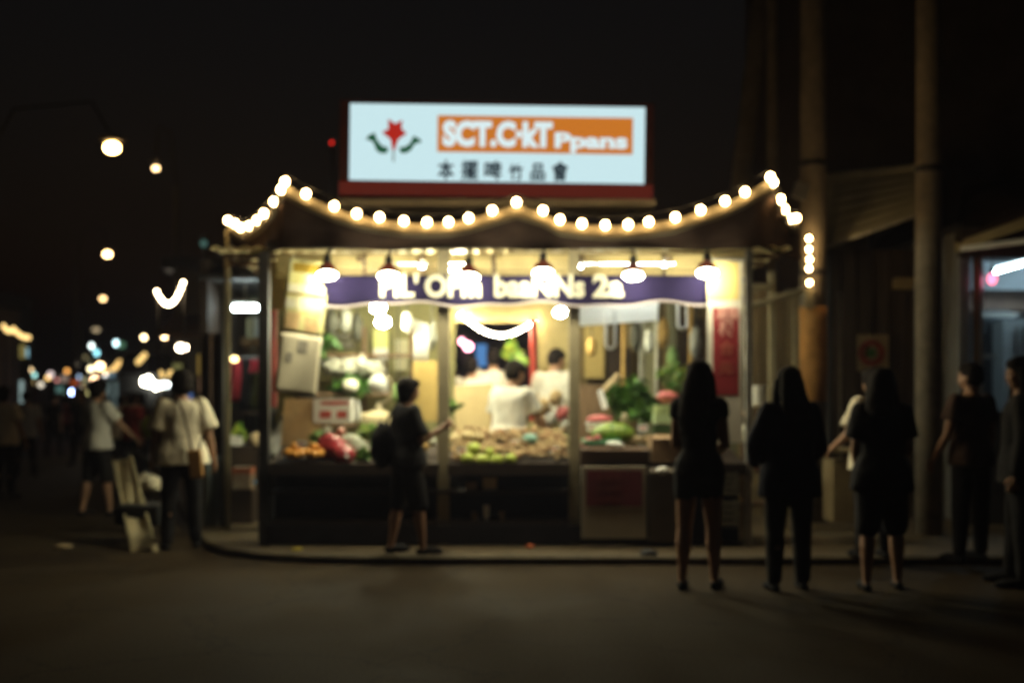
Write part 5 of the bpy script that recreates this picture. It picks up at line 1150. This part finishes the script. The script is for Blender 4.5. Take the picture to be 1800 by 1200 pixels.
b = MB(); b.prism([Vector((kx - .85, Yk + a, z_)) for a, z_ in prof], (1.7, 0, 0)); o = b.build('cab', mat('dark_truck_paint', (.04, .045, .05), .35, .1, 4, .3), car); md = o.modifiers.new('bevel', 'BEVEL'); md.width = .08; md.segments = 3
b = MB(); b.prism([Vector((kx - .74, Yk + .02, 2.0)), Vector((kx + .74, Yk + .02, 2.0)), Vector((kx + .68, Yk + .28, 2.45)), Vector((kx - .68, Yk + .28, 2.45))], (0, -.05, .02)); b.build('windscreen', mat('dark_glass', (.01, .01, .01), .1), car)
b = MB(); b.bbox(kx - .9, kx + .9, Yk + 1.7, Yk + 5.2, .75, 2.9); b.build('cargo_box', mat('grey_tarp_box', (.09, .09, .085), .8, .2, 3), car)
for px, py, r_ in ((258, 670, .13), (276, 678, .095)):
    p = W(px, py, Yk - .08); b = MB(); b.ball(p, (r_, .06, r_), 14, 10); b.build('headlight', emis('lit_headlight', (1, .88, .66), 60), car, True)
for sx in (-.78, .78):
    for yy in (.8, 4.1):
        b = MB(); b.lathe([(0, -.1), (.36, -.1), (.38, 0), (.36, .1), (0, .1)], (kx + sx, Yk + yy, .38), 18, rot=roty(90)); b.build('wheel', M_black, car)
b = MB(); b.box((kx, Yk - .02, .6), (1.6, .05, .2)); b.build('bumper', M_darkmetal, car)

# ------------------------------------------------------------------ right side: poles, sheds, shop
M_palepole = mat('pale_pole', (.30, .235, .15), .85, .25, 4, 0, .2, 20)
def upole(px, Y, r, label, top=10.5, lean=(0, 0), m=M_concrete, bottom=0.0, name='utility_pole', wrap=None, bands=()):
    x = WX(px, Y); t = thing(name, (x, Y, bottom), label, 'pole')
    b = MB(); b.tube([Vector((x, Y, bottom)), Vector((x + lean[0], Y + lean[1], top))], [r * 1.08, r * .9], 20); b.build('shaft', m, t, True)
    for z in bands:
        b = MB(); b.lathe([(r * 1.07, z), (r * 1.12, z + .01), (r * 1.12, z + .05), (r * 1.07, z + .06)], (x + lean[0] * z / top, Y, 0), 20); b.build('clamp_band', M_darkmetal, t, True)
    return t
pA = upole(1429, 12.3, .135, 'concrete utility pole just right of the canopy, wrapped in orange brown cloth below', 10.5, bands=(2.72, 3.9))
b = MB(); x = WX(1429, 12.3); b.lathe([(.15, WZ(705, 12.3)), (.158, WZ(640, 12.3)), (.153, WZ(560, 12.3)), (.15, WZ(540, 12.3))], (x - .003, 12.3, 0), 20); b.build('cloth_wrap', mat('orange_brown_wrap', (.42, .20, .05), .8, .3, 4), pA, True)
b = MB(); b.box((WX(1422, 12.1), 12.1, WZ(525, 12.1)), (.09, .09, .2)); b.build('meter_box', M_post_pale, pA)
b = MB(); b.box((WX(1408, 12.1), 12.12, WZ(335, 12.1)), (.14, .1, .16), roty(20)); b.build('insulator_bracket', M_steel, pA)
upole(1633, 11.1, .12, 'concrete utility pole standing between the black shirt and the blue lit window', 10.5, bands=(3.6,))
upole(1357, 14.2, .065, 'thin steel pole rising behind the right canopy corner', 10.5, m=M_palepole)
upole(1316, 14.8, .035, 'short thin pipe beside the leaning trunk', 4.4, m=M_palepole)
upole(1238, 15.2, .13, 'tall leaning wooden pole behind the right end of the canopy', 9.2, (1.05, 0), M_palepole)
b = MB()
def corr(u, v): 
    p = W(1452, 432, 12.7).lerp(W(1622, 372, 12.0), u).lerp(W(1452, 316, 13.6).lerp(W(1622, 298, 12.9), u), v); p.z += .02 * math.sin(v * 40); return p
b.grid(corr, 10, 60, 0, .01, (0, 0, 1))
aw = thing('shed_awning', W(1452, 432, 12.7), 'corrugated grey green awning between the two concrete poles', 'awning'); b.build('corrugated_sheet', mat('corrugated_olive', (.46, .43, .29), .6, .2, 3, .2), aw, True)
b = MB(); b.tube([W(1452, 434, 12.7), W(1622, 374, 12.0)], .025, 8); b.build('front_rail', M_steel, aw)
b = MB(); b.tube([W(1450, 312, 13.6), W(1622, 294, 12.9)], .045, 8); b.build('top_rail', mat('pale_rail', (.40, .38, .28), .6, .15, 5), aw)  # pale rail puts the awning's lit top edge into colour
for px, Y in ((1458, 12.72), (1612, 12.02)):
    b = MB(); p = W(px, 430 if px < 1500 else 376, Y); b.tube([Vector((p.x, Y, KZ)), p], .03, 8); b.build('post', M_darkmetal, aw)
b = MB(); b.bbox(WX(1572, 12.9), WX(1650, 12.9), 12.9, 13.1, WZ(508, 12.9), WZ(488, 12.9)); tag(b.build('lintel_box', mat('tan_lintel', (.30, .22, .10), .8, .2, 4), loc=W(1610, 508, 12.9)), 'tan lintel block left of the second concrete pole', 'beam')
po = thing('poster', W(1536, 655, 12.9), 'square poster with a faded red ring on a dark wall', 'poster')
b = MB(); b.bbox(WX(1508, 12.9), WX(1562, 12.9), 12.9, 12.92, WZ(652, 12.9), WZ(588, 12.9)); b.build('sheet', mat('poster_tan', (.32, .24, .13), .8, .15, 6), po)
ring = []
for i in range(24):
    a = i * 2 * math.pi / 24; ring.append((math.cos(a), math.sin(a)))
b = MB(); c0 = W(1532, 620, 12.89)
vsr = [c0 + Vector((c * .15, 0, s * .15)) for c, s in ring] + [c0 + Vector((c * .085, 0, s * .085)) for c, s in ring]
b.add(vsr + [v + Vector((0, -.003, 0)) for v in vsr], [(i + 48, (i + 1) % 24 + 48, (i + 1) % 24 + 72, i + 72) for i in range(24)] + [(i, (i + 1) % 24, (i + 1) % 24 + 48, i + 48) for i in range(24)] + [(i + 24, (i + 1) % 24 + 24, (i + 1) % 24 + 72, i + 72) for i in range(24)])
b.build('red_ring', mat('faded_red_ring', (.26, .045, .03), .8, .5, 9), po)
b = MB(); b.lathe([(0, 0), (.05, 0), (.05, .003), (0, .003)], c0 + Vector((0, 0, 0)), 16, rot=rotx(90)); b.build('dark_centre', G_dark, po)
wallr = thing('plank_wall', W(1560, 900, 13.0), 'dark plank wall that carries the red ring poster', 'wall')
b = MB()
for i in range(26): b.bbox(WX(1446 + 9.6 * i, 13.0), WX(1446 + 9.6 * i + 9.2, 13.0), 12.97 - .008 * (i % 3), 13.02, KZ, WZ(440, 13.0))
b.build('planks', [mat('dark_brown_plank', (.05, .032, .018), .8, .35, 3, 0, .2, 20, .3, None, 0, (5, 5, .6))], wallr)
for px, y0, y1, Y, m, r_, l in ((1446, 505, 590, 12.6, M_steel, .022, 'thin pale pipe right of the wrapped pole'), (1477, 515, 620, 12.5, M_steel, .018, 'thin shiny pipe in the dark passage'), (1566, 440, 475, 13.4, M_steel, .03, 'short shiny pipe stub under the awning')):
    b = MB(); b.tube([W(px, y0, Y), Vector((WX(px, Y), Y, KZ)) if y1 > 480 else W(px, y1, Y)], r_, 10); tag(b.build('pipe', m, smooth=True, loc=W(px, y1, Y)), l, 'pipe')
fr = thing('post_and_rail_shed', (WX(1360, 11.6), 11.6, KZ), 'open frame of pale posts and a sloping rail right of the red banner', 'frame')
M_palewood = mat('pale_frame_wood', (.36, .30, .17), .8, .2, 5)
for px, py in ((1357, 478), (1399, 512)):
    b = MB(); x = WX(px, 11.6); b.bbox(x - .03, x + .03, 11.57, 11.63, KZ, WZ(py, 11.6)); b.build('post', M_palewood, fr)
b = MB(); b.tube([W(1308, 505, 11.54), W(1356, 504, 11.54)], .032, 8); b.build('rail', M_palewood, fr)
b = MB(); b.tube([W(1306, 542, 11.5), W(1412, 510, 11.5)], .03, 8); b.build('rail', M_palewood, fr)
b = MB()
for i in range(9): b.bbox(WX(1306 + 15 * i, 12.9), WX(1306 + 15 * i + 14, 12.9), 12.9, 12.93 + .012 * (i % 2), KZ, WZ(520 - (i % 3) * 6, 12.9), i % 2)
tag(b.build('board_fence', [mat('fence_board_a', (.12, .085, .04), .8, .3, 4, 0, .2, 20, .3, None, 0, (5, 5, .7)), mat('fence_board_b', (.19, .14, .07), .8, .3, 4, 0, .2, 20, .3, None, 0, (5, 5, .7))], loc=(WX(1370, 12.9), 12.9, KZ)), 'brown board fence behind the open shed frame', 'fence')
b = MB(); b.box(W(1495, 790, 10.5), (.5, .4, .03)); b.box(W(1495, 803, 10.5) - Vector((0, 0, .3)), (.42, .34, .56)); tag(b.build('low_bench', mat('dull_bench_wood', (.28, .22, .12), .8, .2, 4), loc=(WX(1495, 10.5), 10.5, KZ)), 'low pale topped bench between the broad person and the white shirt', 'bench')
# blue lit shop at the right edge
rs = thing('corner_shop', (WX(1760, 12), 12, KZ), 'shop with blue white light behind a frame window at the right edge', 'shop')
P2(WX(1690, 15), WX(2100, 15), 15.0, 15.05, KZ, 3.2).build('back_wall', mat('grey_blue_wall', (.60, .66, .70), .7, .15, 3), rs)
P2(WX(1700, 12.2) - .06, WX(1700, 12.2), 12.2, 14.99, KZ, 3.2).build('side_wall', mat('grey_wall', (.22, .22, .21), .8, .2, 3), rs)
P2(WX(1690, 12), WX(2100, 12), 12.0, 12.08, KZ, WZ(722, 12)).build('front_wall', mat('dark_dado', (.05, .045, .04), .8, .2, 4), rs)
P2(WX(1690, 12), WX(2100, 12), 12.0, 15.0, 3.205, 3.26).build('roof', M_darkmetal, rs)
P2(WX(1688, 12), WX(2100, 12), 12.0, 12.07, WZ(452, 12), 3.2).build('lintel', mat('dark_lintel', (.10, .08, .07), .7, .2, 4), rs)
M_alu = mat('aluminium_frame', (.5, .52, .54), .35, .1, 6, .7)
for px, w_ in ((1689, .03), (1700, .035), (1716, .05), (1725, .02)):
    b = MB(); x = WX(px, 11.96); b.bbox(x - w_ / 2, x + w_ / 2, 11.94, 11.99, WZ(722, 12), WZ(455, 12)); b.build('window_frame', M_alu if px != 1716 else M_wood, rs)
for py in (553, 626):
    b = MB(); b.bbox(WX(1727, 13.6), WX(1790, 13.6), 13.6, 13.65, WZ(py, 13.6) - .025, WZ(py, 13.6) + .025); b.build('glazing_bar', M_white, rs)
b = MB(); b.bbox(WX(1727, 13.7), WX(1776, 13.7), 13.7, 13.74, KZ, WZ(545, 13.7)); b.build('dark_screen', mat('slate_screen', (.10, .115, .13), .5, .1, 5), rs)
fg = thing('white_cabinet', (WX(1805, 13.2), 13.2, KZ), 'tall pale blue white cabinet in the lit shop', 'cabinet')
P2(WX(1776, 13.2), WX(1850, 13.2), 13.4, 13.9, KZ, WZ(560, 13.2)).build('cabinet_body', mat('cabinet_white', (.7, .76, .78), .4, .06, 4), fg)
for px in (1788, 1800): P2(WX(px, 13.38) - .008, WX(px, 13.38) + .008, 13.37, 13.398, KZ + .1, WZ(570, 13.18)).build('door_seam', M_steel, fg)
t = thing('fluorescent_lamp', W(1780, 468, 13.0), 'slanting fluorescent tube in the lit shop at the right edge', 'lamp')
b = MB(); b.tube([W(1749, 478, 14.4), W(1880, 440, 12.9)], .015, 10); b.build('tube', emis('lit_fluorescent_blue', (.62, .88, 1.0), 120), t, True)
b = MB(); b.tube([W(1749, 478, 14.4) + Vector((0, 0, .05)), W(1880, 440, 12.9) + Vector((0, 0, .05))], .02, 6); b.build('housing', M_white, t)
t = thing('hanging_bulb', W(1744, 492, 11.8), 'glowing pink red bulb in front of the blue lit window', 'bulb')
b = MB(); p = W(1744, 490, 11.8); b.ball(p, (.048, .048, .062), 14, 10); b.build('bulb', emis('lit_pink_bulb', (1, .20, .34), 3), t, True)
b = MB(); b.lathe([(.022, .05), (.022, .12), (.01, .13)], p, 10); b.build('socket', M_black, t)
b = MB(); b.tube([p + Vector((0, 0, .12)), Vector((p.x, 11.8, WZ(438, 11.8)))], .006, 6); b.build('cord', M_cord, t)
ea = thing('shop_awning', W(1680, 445, 11.2), 'sloping tan edged awning over the blue lit shop', 'awning')
b = MB(); b.prism([W(1678, 444, 12.0), W(1850, 384, 10.9), W(1850, 366, 11.0), W(1678, 428, 12.1)], (.02, .05, .02)); b.build('fascia', mat('tan_fascia', (.36, .28, .14), .8, .2, 4), ea)
b = MB(); b.prism([W(1678, 426, 12.1), W(1850, 364, 11.0), W(1900, 300, 13.0), W(1690, 330, 14.5)], (0, 0, .03)); b.build('sheet', M_tarp_dark, ea)
b = MB(); b.tube([W(1690, 437, 11.9), W(1850, 418, 11.0)], .03, 8); b.build('under_rail', M_white, ea)  # white rail stands in for the highlight under the awning
# overhead wires between the poles
wi = thing('overhead_wire', (WX(1429, 12.3), 12.3, 7.2), 'black overhead wires strung from the wrapped concrete pole to the right pole', 'wire')
b = MB()
for z in (7.2, 6.8, 6.3):
    a = Vector((WX(1429, 12.3), 12.15, z)); c = Vector((WX(1633, 11.1), 10.97, z - .05)); b.tube([a.lerp(c, i / 10) - Vector((0, 0, .25 * (i / 10) * (1 - i / 10) * 4 * .5)) for i in range(11)], .012, 6)
b.build('cables', M_cord, wi)
# market lane behind the stall opening
fl = MB(); fl.bbox(WX(760, 13.7), WX(1060, 13.7), 13.7, 24, KZ + .003, FZ); tag(fl.build('lane_floor', mat('lane_concrete', (.16, .13, .09), .85, .2, 3)), kind='structure')
fl = MB(); fl.bbox(WX(940, 12.5), WX(1018, 12.5), 12.5, 13.25, KZ + .003, FZ); tag(fl.build('wooden_step', M_wood, loc=(WX(980, 12.8), 12.8, KZ)), 'low wooden step under the person with bowed head', 'step')
b = MB(); b.bbox(WX(700, 22), WX(1010, 22), 22, 22.1, FZ, 4.2); tag(b.build('lane_wall', mat('dark_purple_wall', (.075, .05, .10), .8, .3, 2), loc=(WX(850, 22), 22, FZ)), 'dark purplish wall closing the lane behind the stall', 'wall')
lit_sign(836, 856, 604, 645, 21.5, (.12, .34, .75), .7, 'blue lit panel at the back of the lane behind the stall')
for (px, py, r_, l) in ((813, 600, .06, 'pink white lamp in the back lane, upper of two'), (823, 609, .075, 'pink white lamp in the back lane, lower of two')):
    lamp(px, py, 18.5, r_, (1, .38, .48), 10, l, group='pink lamps in the back lane')

# ------------------------------------------------------------------ haze volume added to lift the blacks and spread lamp glow
HAZE = .0023
if HAZE:
    hz = MB(); hz.bbox(-60, 40, -14, 110, -1.0, 11.5); ho = hz.build('haze', []); 
    hm = bpy.data.materials.new('night_haze'); hm.use_nodes = True; nt = hm.node_tree; nt.nodes.remove(nt.nodes['Principled BSDF'])
    pv_ = nt.nodes.new('ShaderNodeVolumePrincipled'); pv_.inputs['Density'].default_value = HAZE; pv_.inputs['Color'].default_value = (.66, .68, .92, 1); pv_.inputs['Anisotropy'].default_value = .35
    nt.links.new(pv_.outputs[0], nt.nodes['Material Output'].inputs['Volume'])
    ho.data.materials.clear(); ho.data.materials.append(hm); tag(ho, kind='stuff')
# ------------------------------------------------------------------ night sky
w = bpy.data.worlds.new('World'); SC.world = w; w.use_nodes = True
nt = w.node_tree; bgn = nt.nodes['Background']
sk = nt.nodes.new('ShaderNodeTexSky'); sk.sky_type = 'NISHITA'; sk.sun_disc = False; sk.sun_elevation = R(-2); sk.sun_rotation = R(180)
nt.links.new(sk.outputs['Color'], bgn.inputs['Color']); bgn.inputs['Strength'].default_value = .019
vs_ = SC.view_settings; vs_.view_transform = 'Standard'; vs_.look = 'None'; vs_.exposure = 0; vs_.gamma = 1; vs_.use_curve_mapping = False
cy = SC.cycles
cy.use_denoising = True; cy.max_bounces = 6; cy.diffuse_bounces = 3; cy.glossy_bounces = 2; cy.transmission_bounces = 3
cy.caustics_reflective = False; cy.caustics_refractive = False; cy.sample_clamp_indirect = 3; cy.sample_clamp_direct = 0
cy.use_light_tree = True
